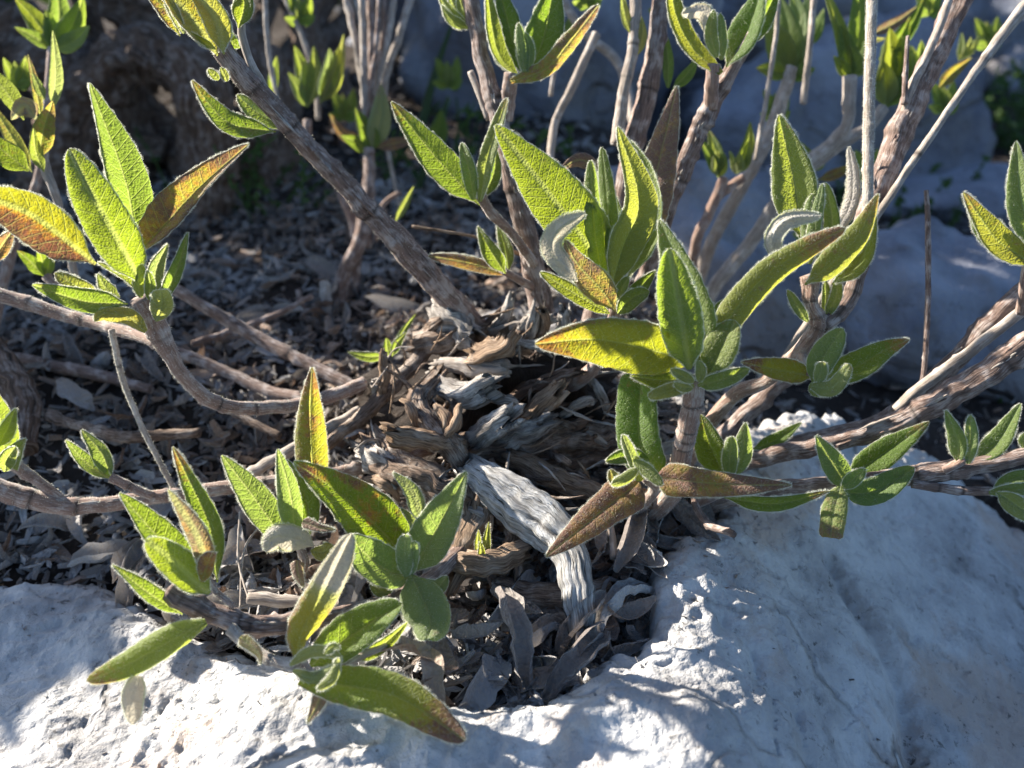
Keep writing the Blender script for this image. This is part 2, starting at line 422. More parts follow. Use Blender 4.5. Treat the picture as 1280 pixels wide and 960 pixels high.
def leaf_mesh(name, C, W, S, N, u, side, fold, rev, wav, c, tipb, edgeb, halfb, spots, tipy, hair, seed, lat_scale=1.0):
    """grid surface around the centre line C; S sideways, N towards the viewer; W half widths"""
    r = np.random.default_rng(seed)
    nu = len(C); wmax = W.max()
    length = np.linalg.norm(np.diff(C, axis=0), axis=1).sum()
    nv = 17 if wmax > 0.0025 else 11
    half = np.array([0, .16, .34, .54, .74, .88, .96, 1.0]) if nv == 17 else np.array([0, .3, .6, .85, 1.0])
    v = np.concatenate([-half[:0:-1], half]); nv = len(v)
    s = np.abs(v); sg = np.sign(v)
    uu = u[:, None]
    cren = 1 + 0.035 * vnoise(np.stack([np.broadcast_to(uu * length * 900, (nu, nv)), np.broadcast_to(sg * 5.0, (nu, nv)), np.full((nu, nv), seed * 1.7)], -1))
    cren = np.where(s > 0.7, cren, 1)
    curlx = 1 - 0.10 * np.clip((s - .8) / .2, 0, 1) ** 2
    X = v * W[:, None] * cren * curlx
    fold = np.interp(u, [0, .45, 1], [fold[0], fold[0] * .5 + fold[1] * .5, fold[1]])[:, None] if isinstance(fold, tuple) else fold
    Y = fold * W[:, None] * s ** 1.35
    Y = Y - side * rev * W[:, None] * np.clip((s - .72) / .28, 0, 1) ** 2
    uvx = np.broadcast_to(v * W[:, None], (nu, nv)); uvy = np.broadcast_to(uu * length, (nu, nv))
    npt = np.stack([uvx * 620, uvy * 620, np.full((nu, nv), seed * 3.1)], -1)
    Y = Y + wmax * 0.035 * fbm(npt, 2, seed % 91) * np.clip(W[:, None] / wmax, .2, 1)
    ph = r.uniform(0, 6.28)
    Y = Y + wav * W[:, None] * np.sin(uu * 9 + ph + (sg > 0) * 1.7) * s ** 2
    Y = Y - side * 0.10 * W[:, None] * np.exp(-(s / .14) ** 2) * 1.6     # sunken midrib above, raised below
    V = C[:, None] + X[..., None] * S[:, None] + Y[..., None] * N[:, None]
    brown = c[0] + tipb * sstep(.62, 1, uu) + edgeb * s ** 3 + abs(halfb) * sstep(-.15, .55, v * np.sign(halfb))
    if spots: brown = brown + spots * np.clip(fbm(npt * .4 + 9, 2, 5) * 1.6, 0, 1)
    yel = c[1] + tipy * sstep(.35, .95, uu) + 0 * s
    age = np.stack([np.broadcast_to(np.clip(brown, 0, 1), (nu, nv)), np.broadcast_to(np.clip(yel, 0, 1), (nu, nv)),
                    np.broadcast_to((np.interp(u, [0, .4, .6, 1], [c[2][0], c[2][0], c[2][1], c[2][1]])[:, None] if isinstance(c[2], tuple) else c[2]) * (1 - .6 * s ** 6 * (np.max(c[2]) > 1)) + 0.25 * s ** 8, (nu, nv)), np.ones((nu, nv))], -1).reshape(-1, 4)
    idx = np.arange(nu * nv).reshape(nu, nv)
    q = np.stack([idx[:-1, :-1], idx[:-1, 1:], idx[1:, 1:], idx[1:, :-1]], -1).reshape(-1, 4)
    # winding: (dV/dv x dV/du) . N decides the front side
    nr = np.cross(np.gradient(V, axis=1), np.gradient(V, axis=0)); nr = nrm(nr)
    if (nr * N[:, None]).sum() < 0: nr = -nr; flip = True
    else: flip = False
    if (side < 0) != flip: q = q[:, ::-1]
    uv = np.stack([uvx * 100, uvy * 100], -1).reshape(-1, 2)
    verts = V.reshape(-1, 3); tris = None; midx = None
    if hair > 0:
        area = (W.mean() * 2) * length
        ns = int(min(2600, area * 1e6 * 11 * hair)); ne = int(min(5200, length * 1e3 * 92 * hair))
        ui = r.uniform(0.02, .999, ns + ne) * (nu - 1); i0 = np.minimum(ui.astype(int), nu - 2); fi = ui - i0
        vi = np.where(np.arange(ns + ne) < ns, r.uniform(0, .9999, ns + ne), (r.random(ns + ne) > .5) * .9999) * (nv - 1)
        j0 = np.minimum(vi.astype(int), nv - 2); fj = vi - j0
        def bil(A): return ((A[i0, j0] * (1 - fi)[:, None] + A[i0 + 1, j0] * fi[:, None]) * (1 - fj)[:, None] + (A[i0, j0 + 1] * (1 - fi)[:, None] + A[i0 + 1, j0 + 1] * fi[:, None]) * fj[:, None])
        pos = bil(V); nn = bil(nr); out = nrm(S[i0] * np.sign(vi / (nv - 1) - .5)[:, None])
        tang = nrm(np.gradient(C, axis=0))[i0]
        edge = (np.arange(ns + ne) >= ns)[:, None]
        rnd = r.normal(0, 1, (ns + ne, 3))
        dirs = nrm(np.where(edge, out * 1.0 + nn * r.normal(0, .9, (ns + ne, 1)) + tang * .4, nn * np.where(r.random((ns + ne, 1)) < .72, 1, -1) + tang * .5) + rnd * .42)
        clump = .40 + .75 * np.clip(.5 + fbm(pos * 700, 2, seed % 50), 0, 1)[:, None]
        Ln = clump * r.uniform(.00032, .00078, (ns + ne, 1)) * np.where(edge, 1.0, .65)
        wv = nrm(np.cross(dirs, rnd)) * np.where(edge, 0.000032, 0.000020)
        hv = np.stack([pos - wv, pos + wv, pos + dirs * Ln], 1).reshape(-1, 3)
        b0 = len(verts)
        verts = np.vstack([verts, hv])
        tris = b0 + np.arange(len(hv)).reshape(-1, 3)
        uv = np.vstack([uv, np.zeros((len(hv), 2))]); age = np.vstack([age, np.zeros((len(hv), 4))])
        midx = np.concatenate([np.zeros(len(q)), np.ones(len(tris))])
    og = C[0].copy()
    me = make_mesh(name, verts - og, q, tris, (M_LEAF, M_FUZZ), uv, age, midx)
    return me, og


_leaf_seed = [100]


def leaf(parent, pts, w, d, roll=0, fold=.36, side=1, c=(0, 0, .25), prof='lan', tipb=.16, edgeb=0, halfb=0, spots=.06, tipy=0,
         bow=0, rev=.22, wav=0.07, hair=1.0, label=None, name='leaf', tipcurl=0):
    _leaf_seed[0] += 1; seed = _leaf_seed[0]
    pts = np.asarray(pts, float)
    lp = np.linalg.norm(np.diff(pts, axis=0), axis=1).sum()
    nu = int(np.clip(lp / 4.2, 10, 46))
    if not isinstance(d, tuple): d = (d, d)
    dd = np.interp(np.linspace(0, 1, len(pts)), np.linspace(0, 1, len(d)), d) / 100
    ctr = spline(np.column_stack([pts, dd]), nu)
    u = np.linspace(0, 1, nu) ; 
    if not bow: bow = float(np.random.default_rng(seed + 7).normal(0, .10)) * min(1, lp / 120)
    dep = ctr[:, 2] - bow / 100 * 4 * u * (1 - u)
    C = P(ctr[:, 0], ctr[:, 1], dep)
    if tipcurl:
        k = np.clip((u - .72) / .28, 0, 1)
        C = C + (FWD * 0 + nrm(CAM - C)) * (tipcurl / 100 * k ** 2)[:, None]
    pr = np.array(PROF[prof])
    W = np.interp(u, pr[:, 0], pr[:, 1]) * w * .89 / FPX * dep
    W = W / max(.45, math.cos(R(roll)))
    T = nrm(np.gradient(C, axis=0))
    Vw = nrm(CAM - C)
    S = nrm(np.cross(T, Vw)); N = np.cross(S, T)
    rl_ = np.random.default_rng(seed)
    ang = R(roll + rl_.normal(0, 5)) + R(rl_.normal(0, 16)) * (u - .4)
    cr, sr = np.cos(ang)[:, None], np.sin(ang)[:, None]
    S2 = S * cr + N * sr; N2 = N * cr - S * sr
    hair = hair if dep.mean() < .285 else 0
    me, og = leaf_mesh(name, C, W, S2, N2, u, side, fold, rev, wav, c, tipb, edgeb, halfb, spots, tipy, hair, seed)
    o = link(name, me, parent, og)
    if label: o['label'] = label
    return o


def tube_mesh(name, C, rad, mat, nseg=12, rough=.10, nodes=(), seed=0, noise_scale=260, groove=0.0, hollow=False, fuzz=0, jag=0.0, enddark=0.0, fibre=0.0, flat=1.0, split=0.0):
    """rough tapering stem along the points C (metres)"""
    n = len(C)
    T = nrm(np.gradient(C, axis=0))
    ref = np.array([.31, -.62, .72]); Nn = []
    a = nrm(np.cross(T[0], ref))
    for i in range(n):
        a = nrm(a - T[i] * np.dot(a, T[i])); Nn.append(a)
    Nn = np.array(Nn); B = np.cross(T, Nn)
    acc = np.concatenate([[0], np.cumsum(np.linalg.norm(np.diff(C, axis=0), axis=1))])
    th = np.linspace(0, 2 * math.pi, nseg, endpoint=False)
    rr = np.broadcast_to(rad[:, None], (n, nseg)).copy()
    dark = np.zeros((n, nseg))
    for nd in nodes:
        pos = nd * acc[-1]
        for k, amp in ((-1, .05), (0, .13), (1, .0)):
            rr += rad[:, None] * amp * np.exp(-((acc - pos - k * rad.mean() * .7) / (rad.mean() * .3)) ** 2)[:, None]
        dark = np.maximum(dark, np.exp(-((acc - pos - rad.mean() * .55) / (rad.mean() * .16)) ** 2)[:, None] + 0 * th)
    rk = np.random.default_rng(seed + 31)
    for _ in range(int(min(14, acc[-1] / rad.mean() / 5))):      # knots and bud scars
        ka, kt, kw = rk.uniform(0, acc[-1]), rk.uniform(0, 6.28), rad.mean() * rk.uniform(.25, .6)
        dth = np.abs((th - kt + math.pi) % (2 * math.pi) - math.pi)
        rr += rad[:, None] * rk.uniform(.12, .45) * np.exp(-((acc - ka) / kw) ** 2)[:, None] * np.exp(-(dth / .5) ** 2)[None]
    q = np.stack([np.cos(th)[None] * np.ones((n, 1)) * 1.4, np.sin(th)[None] * np.ones((n, 1)) * 1.4, (acc / rad.mean() * .22)[:, None] + 0 * th], -1)
    rr *= 1 + rough * fbm(q + seed * 5.3, 3, seed % 77) + groove * (np.abs(vnoise(q * np.array([2.6, 2.6, .35]) + seed, seed % 13)) - .4)
    if fibre:
        fv = vnoise(np.stack([q[..., 0] * 4.2, q[..., 1] * 4.2, q[..., 2] * .55 + seed], -1), seed % 29)
        rr *= 1 - fibre * np.clip(np.abs(fv) * 2.2 - .25, 0, 1)
    if split:                                       # long drying cracks
        vw_ = nrm(CAM - C); t0_ = np.arctan2((vw_ * B).sum(1), (vw_ * Nn).sum(1))
        for o_, a_ in ((.15, 1), (-.75, .6), (.85, .5)):
            cen = t0_ + o_ + .25 * vnoise(np.stack([acc * 90 + o_ * 9, acc * 0, acc * 0], -1), 3)
            dth = np.abs((th[None] - cen[:, None] + math.pi) % (2 * math.pi) - math.pi)
            m_ = np.exp(-(dth / .11) ** 2) * a_ * np.clip(.5 + 1.2 * vnoise(np.stack([acc * 70 + o_ * 31, acc * 0, acc * 0], -1), 8), 0, 1)[:, None]
            rr *= 1 - split * .35 * m_; dark = np.maximum(dark, split * m_)
    V = C[:, None] + rr[..., None] * (np.cos(th)[None, :, None] * Nn[:, None] + np.sin(th)[None, :, None] * B[:, None])
    V = V + 0.12 * rad.mean() * rough * 8 * fbm(C * noise_scale + seed, 2, 3)[:, None, None] * Nn[:, None]
    if flat < 1:
        vw_ = nrm(CAM - C)[:, None]; dv_ = V - C[:, None]
        V = C[:, None] + dv_ - (1 - flat) * (dv_ * vw_).sum(-1, keepdims=True) * vw_
    if jag:                                         # splintered ends
        for row, sgn in ((0, -1), (n - 1, 1)):
            jn = vnoise(np.stack([np.cos(th) * 2.3, np.sin(th) * 2.3, th * 0 + seed * 3.7 + sgn], -1), seed % 50)
            V[row] += (sgn * rad[row] * jag * jn)[:, None] * T[row]
    # extra uv column
    thx = np.concatenate([th, [2 * math.pi]])
    V2 = np.concatenate([V, V[:, :1]], 1)
    uv = np.stack([np.broadcast_to(thx * rad.mean() * 100, (n, nseg + 1)), np.broadcast_to(acc[:, None] * 100, (n, nseg + 1))], -1).reshape(-1, 2)
    age = np.zeros((n, nseg + 1, 4)); age[..., 3] = 1
    if enddark:
        dark = np.maximum(dark, enddark * sstep(.86, 1.0, acc / acc[-1])[:, None] * np.clip(.75 + .7 * vnoise(q * 1.5, 5), 0, 1))
    age[..., 0] = np.concatenate([dark, dark[:, :1]], 1)
    idx = np.arange(n * (nseg + 1)).reshape(n, nseg + 1)
    quads = np.stack([idx[:-1, :-1], idx[:-1, 1:], idx[1:, 1:], idx[1:, :-1]], -1).reshape(-1, 4)
    verts = V2.reshape(-1, 3); age = age.reshape(-1, 4); tris = []
    for e, (row, sgn) in enumerate(((0, -1), (n - 1, 1))):
        ctr = V[row].mean(0)
        depth = rad[row] * (-.9 if (hollow and e == 1) else .25)
        ring = [idx[row, k] for k in range(nseg + 1)]
        if hollow and e == 1:                       # a broken end with a dark hollow
            inner = ctr + (V2[row] - ctr) * .62
            b = len(verts); verts = np.vstack([verts, inner, inner - T[row] * rad[row] * 1.6 * sgn, [ctr - T[row] * rad[row] * 1.6 * sgn]])
            uv = np.vstack([uv, uv[ring], uv[ring] + .2, uv[ring[:1]]])
            a2 = np.zeros((2 * (nseg + 1) + 1, 4)); a2[:, 3] = 1; a2[nseg + 1:, 0] = 1; age = np.vstack([age, a2])
            qs = []
            for k in range(nseg):
                qs.append([ring[k], ring[k + 1], b + k + 1, b + k])
                qs.append([b + k, b + k + 1, b + nseg + 1 + k + 1, b + nseg + 1 + k])
                tris.append([b + nseg + 1 + k, b + nseg + 1 + k + 1, b + 2 * nseg + 2])
            quads = np.vstack([quads, qs])
        else:
            b = len(verts); verts = np.vstack([verts, [ctr + T[row] * depth * sgn]])
            uv = np.vstack([uv, uv[ring[:1]]]); age = np.vstack([age, [[.3, 0, 0, 1]]])
            for k in range(nseg):
                tris.append([ring[k + 1], ring[k], b] if sgn < 0 else [ring[k], ring[k + 1], b])
    mi = None; mats = [mat]
    if fuzz:
        r = np.random.default_rng(seed + 9)
        nh = int(min(6000, acc[-1] * 1e3 * 60 * fuzz))
        i = r.integers(0, n - 1, nh); j = r.integers(0, nseg, nh); f = r.random((nh, 1)); g = r.random((nh, 1))
        p0 = V2[i, j] * (1 - f) + V2[i + 1, j] * f; p1 = V2[i, j + 1] * (1 - f) + V2[i + 1, j + 1] * f
        pos = p0 * (1 - g) + p1 * g
        rd = r.normal(0, 1, (nh, 3)); dirs = nrm(nrm(pos - C[i]) + rd * .45); wv = nrm(np.cross(dirs, rd)) * .00003
        hv = np.stack([pos - wv, pos + wv, pos + dirs * r.uniform(.0003, .0007, (nh, 1))], 1).reshape(-1, 3)
        b = len(verts); n0 = len(quads) + len(tris)
        verts = np.vstack([verts, hv]); tris = tris + (b + np.arange(len(hv)).reshape(-1, 3)).tolist()
        uv = np.vstack([uv, np.zeros((len(hv), 2))]); age = np.vstack([age, np.zeros((len(hv), 4))])
        mi = np.concatenate([np.zeros(n0), np.ones(nh)]); mats.append(M_FUZZ)
    og = C[0].copy()
    return make_mesh(name, verts - og, quads, np.array(tris), mats, uv, age, mi), og


_tube_seed = [10]


def stem(parent, pts, r, mat=None, name='branch', nodes=(), rough=.10, nseg=12, label=None, step=3.5, rscale=.82, **kw):
    """pts: (px, py, depth cm); r: half thickness in photo pixels, one or one per point"""
    _tube_seed[0] += 1
    pts = np.asarray(pts, float).copy(); pts[:, 2] /= 100
    ln = np.linalg.norm(np.diff(pts[:, :2], axis=0), axis=1).sum()
    n = int(np.clip(ln / step, 6, 120))
    rp = np.interp(np.linspace(0, 1, len(pts)), np.linspace(0, 1, len(r)), r) if hasattr(r, '__len__') else np.full(len(pts), r)
    s = spline(np.column_stack([pts, rp]), n)
    C = P(s[:, 0], s[:, 1], s[:, 2])
    me, og = tube_mesh(name, C, s[:, 3] * rscale / FPX * s[:, 2], mat or M_BRANCH, nseg, rough, nodes, _tube_seed[0], **kw)
    o = link(name, me, parent, og)
    if label: o['label'] = label
    return o


# ------------------------------------------------------------------ ground and rock
def poly_sd(x, y, poly):
    """signed distance to a polygon, positive inside"""
    poly = np.asarray(poly); d = np.full(x.shape, 1e9); ins = np.zeros(x.shape, bool)
    n = len(poly)
    for i in range(n):
        a, b = poly[i], poly[(i + 1) % n]
        ex, ey = b - a; wx, wy = x - a[0], y - a[1]
        t = np.clip((wx * ex + wy * ey) / (ex * ex + ey * ey + 1e-12), 0, 1)
        d = np.minimum(d, np.hypot(wx - t * ex, wy - t * ey))
        c = ((a[1] <= y) & (b[1] > y)) | ((b[1] <= y) & (a[1] > y))
        xi = a[0] + (y - a[1]) * ex / (ey if abs(ey) > 1e-12 else 1e-12)
        ins ^= c & (x < xi)
    return np.where(ins, d, -d)


EDGE = [(-330, 725, 0), (-120, 722, 0), (0, 728, 0), (110, 712, 0), (165, 735, 0), (215, 770, 0), (262, 795, 0), (330, 808, 0), (400, 835, 0), (470, 856, 0),
        (545, 872, 0), (605, 866, -.001), (682, 862, -.001), (720, 842, -.001), (795, 800, -.001), (835, 762, -.001), (826, 700, 0), (852, 668, 0), (905, 650, .001), (905, 610, .002), (880, 575, .003),
        (915, 528, .004), (960, 508, .004), (1048, 512, .003), (1085, 545, .000), (1150, 562, -.004), (1205, 596, -.008), (1252, 634, -.012), (1300, 668, -.016), (1420, 760, -.02), (1560, 830, -.02)]


def rock_base(x, y):
    return sstep(.03, .085, x) * (-.55 * (x - .045) + .24 * (y + .06)) + sstep(.03, -.03, x) * (.12 * x - .12 * (y + .09))


def on_rock(px, py):
    z = 0.0
    for _ in range(25):
        g = G(px, py, z); z = .5 * z + .5 * float(rock_base(np.array(g[0]), np.array(np.clip(g[1], -.2, .05))))
    return G(px, py, z)[:2]


ROCK_POLY = np.array([on_rock(a, b) for a, b, z in EDGE] + [[.42, -.34], [-.42, -.34]])
CREASE = np.array([on_rock(a, b) for a, b in ((1035, 690), (1062, 745), (1100, 800), (1128, 850), (1138, 905), (1150, 1000))])
CREASE2 = np.array([on_rock(a, b) for a, b in ((905, 770), (940, 800), (950, 850), (995, 890), (1010, 960))])
LIP = np.array([G(a, b, 0)[:2] for a, b in ((540, 925), (620, 915), (700, 905), (800, 885), (880, 905))])


def seg_dist(x, y, line):
    d = np.full(x.shape, 1e9)
    for a, b in zip(line[:-1], line[1:]):
        ex, ey = b - a; wx, wy = x - a[0], y - a[1]
        t = np.clip((wx * ex + wy * ey) / (ex * ex + ey * ey + 1e-12), 0, 1)
        d = np.minimum(d, np.hypot(wx - t * ex, wy - t * ey))
    return d


def rock_top(x, y):
    p = np.stack([x, y, 0 * x], -1)
    wob = fbm(p * 55, 4, 3)
    z = 0.0020 * fbm(p * 26 + 3, 3, 8) + 0.0009 * wob
    big = fbm(p * np.array([34, 48, 1]) + 11, 3, 21)
    z = z - 0.0016 * sstep(-.35, .45, big) * sstep(.07, .02, x)
    rid = 1 - np.abs(fbm(p * np.array([70, 95, 1]) + fbm(p * 30, 2, 5)[..., None] * .8, 3, 31))
    z = z + 0.0011 * rid ** 2
    fine = fbm(p * 300, 4, 41, .6)
    z = z + 0.00048 * fine
    z = z + rock_base(x, np.clip(y, -.2, .05))
    z = z - 0.0045 * np.exp(-(seg_dist(x, y, CREASE) / .0035) ** 2) - 0.0022 * np.exp(-(seg_dist(x, y, CREASE2) / .0022) ** 2)
    z = z + 0.0030 * np.exp(-(seg_dist(x, y, LIP) / .006) ** 2)
    z = z - .25 * np.clip(-.128 - y, 0, 1) - .35 * np.clip(-.142 - y, 0, 1)
    # cracks
    ck = np.abs(fbm(p * np.array([42, 30, 1]) + 40, 3, 61))
    z = z - 0.0011 * np.exp(-(ck / .018) ** 2) * sstep(-.1, .3, fbm(p * 20, 2, 71))
    return z


def soil_z(x, y):
    p = np.stack([x, y, 0 * x], -1)
    z = -0.006 + 0.0035 * fbm(p * 40, 3, 91) + 0.0012 * fbm(p * 160, 3, 95)
    z = z + np.minimum(0, rock_base(np.minimum(x, 0), np.clip(y, -.2, .05))) * sstep(.05, -.04, y) * sstep(.02, -.04, x)
    pit = np.exp(-(((x - .012) / .05) ** 2 + ((y + .055) / .032) ** 2))
    z = z - 0.011 * pit
    z = z - 0.05 * sstep(.04, .14, x) * sstep(-.16, .02, y)              # hollow behind the right hand rock
    z = z + 0.016 * np.exp(-((x + .01) ** 2 + (y - .03) ** 2) / .0022)    # mound under the woody base
    r = np.hypot(x, y)
    z = z + 0.05 * sstep(.5, 1.6, r) * fbm(p * 1.5, 3, 33) + 1.2 * sstep(6, 60, r) * fbm(p * .06, 3, 35)
    return z


# ground sheet out to the horizon
n = 420
t = np.linspace(-1, 1, n); ax = np.sign(t) * (np.sinh(np.abs(t) * 7.6) / np.sinh(7.6)) * 90
ax = np.where(np.abs(t) < .55, ax, ax)
gx, gy = np.meshgrid(ax, ax + .05, indexing='xy')
gz = soil_z(gx, gy)
sd = poly_sd(gx, gy, ROCK_POLY)
gz = np.where(sd > -.004, np.minimum(gz, -.012 - .03 * sstep(-.004, .006, sd) + np.minimum(0, rock_base(gx, np.clip(gy, -.2, .05)))), gz)
idx = np.arange(n * n).reshape(n, n)
q = np.stack([idx[:-1, :-1], idx[:-1, 1:], idx[1:, 1:], idx[1:, :-1]], -1).reshape(-1, 4)
ground = link('ground', make_mesh('ground', np.stack([gx, gy, gz], -1).reshape(-1, 3), q, None, (M_SOIL,)))
ground['kind'] = 'structure'

# foreground limestone ledge: a thick sheet of rock with dropped sides
nx, ny = 760, 560
lx = np.linspace(-.24, .32, nx); ly = np.linspace(-.24, .075, ny)
X, Y = np.meshgrid(lx, ly, indexing='xy')
pw = np.stack([X, Y, 0 * X], -1)
sd = poly_sd(X, Y, ROCK_POLY) + 0.0018 * fbm(pw * 90, 3, 15) + .0012 * fbm(pw * 260, 2, 16)
Z = rock_top(X, Y)
edge = np.clip((.008 - sd) / .008, 0, 1)
Z = Z - .005 * edge ** 2.2
Z = Z - np.clip(-sd, 0, 1) * 3.2
keep = sd > -.014
vidx = -np.ones(X.shape, int); vidx[keep] = np.arange(keep.sum())
qq = np.stack([vidx[:-1, :-1], vidx[:-1, 1:], vidx[1:, 1:], vidx[1:, :-1]], -1).reshape(-1, 4)
qq = qq[(qq >= 0).all(1)]
rv = np.stack([X, Y, Z], -1)[keep]
rock = link('limestone_rock', make_mesh('limestone_rock', rv, qq, None, (M_ROCK,)))
tag(rock, 'big pale limestone rock along the bottom of the photo, under the lowest leaves', 'rock')


def boulder(px, py, d, rx, ry, label, depth=.8, seed=1, mat=None, flat=0.0):
    c = P(px, py, d / 100)
    bm = bmesh.new(); bmesh.ops.create_icosphere(bm, subdivisions=5, radius=1)
    v = np.array([x.co[:] for x in bm.verts]); f = np.array([[w.index for w in x.verts] for x in bm.faces]); bm.free()
    r = np.random.default_rng(seed)
    for k in range(9):                                    # a few broken planes
        nn = nrm(r.normal(0, 1, 3)); off = r.uniform(.55, .85)
        dd = v @ nn - off; v = v - np.clip(dd, 0, 9)[:, None] * nn * .9
    v = v * (1 + .16 * fbm(v * 1.6 + seed, 4, seed)[:, None] + .035 * fbm(v * 7 + seed, 3, seed)[:, None])
    w = np.array([rx / FPX * d / 100, depth * rx / FPX * d / 100, ry / FPX * d / 100 * 1.12])
    v = v * w
    me = make_mesh('limestone_boulder', v, None, f, (mat or M_ROCKSHADE,))
    o = link('limestone_boulder', me, None, c)
    tag(o, label, 'rock', 'blurred boulders behind the shrub')
    return o


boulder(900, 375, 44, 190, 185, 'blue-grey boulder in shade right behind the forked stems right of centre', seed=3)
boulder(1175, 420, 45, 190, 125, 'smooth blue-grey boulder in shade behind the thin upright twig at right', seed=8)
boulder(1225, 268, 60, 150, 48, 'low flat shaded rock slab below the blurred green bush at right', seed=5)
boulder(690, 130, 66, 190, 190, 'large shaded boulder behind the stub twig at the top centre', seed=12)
boulder(545, 40, 80, 130, 150, 'boulder in dim blue shade behind the pale bundle of sticks at the top', seed=17)
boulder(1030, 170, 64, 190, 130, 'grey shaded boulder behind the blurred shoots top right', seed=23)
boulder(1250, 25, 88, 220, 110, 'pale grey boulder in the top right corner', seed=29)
boulder(880, 40, 86, 190, 150, 'far boulder in blue-grey shade behind the bright curved leaf at the top', seed=31)
boulder(330, 345, 46, 120, 26, 'small low brown-grey rock in shade left of the long slanting stem', seed=37, mat=M_ROCKSHADE)


# ------------------------------------------------------------------ the sage shrub
base = G(615, 520, 0.0)
SHRUB = empty('sage_shrub', base)
tag(SHRUB, 'woolly green sage shrub in focus, its stems spreading from a woody base on the rock', 'shrub')
L, B_ = leaf, stem

# --- woody base: a rough core with broken stubs and strips of bark
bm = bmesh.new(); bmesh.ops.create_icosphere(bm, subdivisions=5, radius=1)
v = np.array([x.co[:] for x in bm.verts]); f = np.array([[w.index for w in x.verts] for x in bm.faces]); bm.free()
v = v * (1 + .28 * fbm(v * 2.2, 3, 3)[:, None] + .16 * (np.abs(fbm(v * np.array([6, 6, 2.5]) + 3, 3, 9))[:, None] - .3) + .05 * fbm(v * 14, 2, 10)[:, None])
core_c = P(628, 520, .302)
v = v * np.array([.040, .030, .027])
me = make_mesh('woody_base', v, None, f, (M_COREGAP,), uv=np.column_stack([np.arctan2(v[:, 0], v[:, 1]) * 2.5, v[:, 2] * 100]), age=np.zeros((len(v), 4)))
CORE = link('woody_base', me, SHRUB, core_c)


def stub(pts, r, mat=M_WOOD, name='dead_stub', loose=False, **kw):
    kw.setdefault('rough', .24); kw.setdefault('groove', .22); kw.setdefault('jag', 1.8); kw.setdefault('nseg', 26 if r[1] > 5 else 8); kw.setdefault('fibre', .32)
    pts = [(a, b, c - (.55 if name == 'dead_stub' and not loose else 0)) for a, b, c in pts]
    if name == 'dead_stub' and not loose: r = [k * 1.2 for k in r]
    return stem(CORE, pts, r, mat, name, step=3, **kw)


stub([(580, 562, 26.2), (540, 551, 25.2), (487, 538, 24.6)], [17, 16, 16], M_TANWOOD, hollow=False)
stub([(600, 592, 26.8), (560, 560, 25.6), (525, 505, 26.4), (548, 470, 27)], [14, 16, 15, 12], M_WOOD)
stub([(545, 478, 27), (585, 492, 26.4), (612, 484, 26)], [12, 18, 19], M_GREYWOOD)
stub([(545, 455, 27.6), (600, 462, 27), (632, 460, 26.6)], [10, 12, 13], M_PALE)
stub([(598, 448, 27.2), (622, 436, 26.6), (636, 420, 26.6)], [19, 20, 15], M_TANWOOD, rough=.3)
stub([(660, 524, 26.8), (680, 503, 26.4), (697, 488, 26.2)], [14, 15, 14], M_TANWOOD, hollow=True)
stub([(580, 560, 27), (612, 540, 26), (634, 526, 25.6)], [14, 17, 17], M_GREYWOOD, hollow=True)
stub([(575, 556, 27.4), (640, 545, 26.8), (688, 528, 26.2)], [16, 20, 14], M_GREYWOOD)
stub([(560, 568, 27), (640, 556, 27), (770, 540, 27.6)], [18, 26, 17], M_WOOD)
stub([(640, 570, 26.6), (720, 605, 25.8), (790, 632, 25.4)], [15, 17, 12], M_TANWOOD)
stub([(650, 590, 27.6), (730, 575, 27.6), (800, 570, 28)], [14, 18, 15], M_WOOD)
stub([(680, 620, 27.4), (740, 640, 26.6), (800, 640, 26.6)], [14, 18, 12], M_WOOD)
stub([(600, 600, 25.8), (590, 660, 24.8), (560, 722, 24.2)], [26, 24, 18], M_TANWOOD, rough=.3)
stub([(630, 610, 25.8), (650, 660, 24.9), (640, 715, 24.2)], [24, 22, 16], M_WOOD, rough=.3)
stub([(560, 700, 24.3), (605, 704, 23.8), (655, 690, 24.2)], [15, 19, 14], M_TANWOOD, rough=.3)
stub([(470, 560, 26.8), (505, 590, 25.6), (570, 620, 25)], [22, 26, 20], M_WOOD, rough=.3)
stub([(450, 560, 27), (470, 575, 26), (500, 600, 25.4)], [12, 18, 14], M_GREYWOOD, rough=.3)
stub([(520, 430, 28.4), (560, 425, 28), (600, 415, 27.8)], [15, 18, 12], M_WOOD, rough=.3)
stub([(600, 420, 28.6), (650, 406, 28), (690, 398, 27.6)], [7, 7, 6], M_PALE)
stub([(655, 430, 28.2), (665, 408, 27.6), (672, 382, 27.4)], [8, 8, 8], M_GREYWOOD, hollow=True)
stub([(675, 420, 28), (684, 402, 27.6), (676, 386, 27.2)], [8, 8, 8], M_TANWOOD, hollow=True)
stub([(700, 425, 28.2), (706, 405, 27.8), (706, 388, 27.6)], [9, 9, 9], M_GREYWOOD, hollow=True)
stub([(620, 410, 28.6), (632, 390, 28.2), (640, 368, 28)], [9, 8, 6], M_GREYWOOD)
stub([(545, 385, 28.4), (562, 400, 28), (596, 424, 27.6)], [13, 20, 16], M_GREYWOOD, rough=.3, label='pinkish grey slab of loose bark')
rs = np.random.default_rng(77)
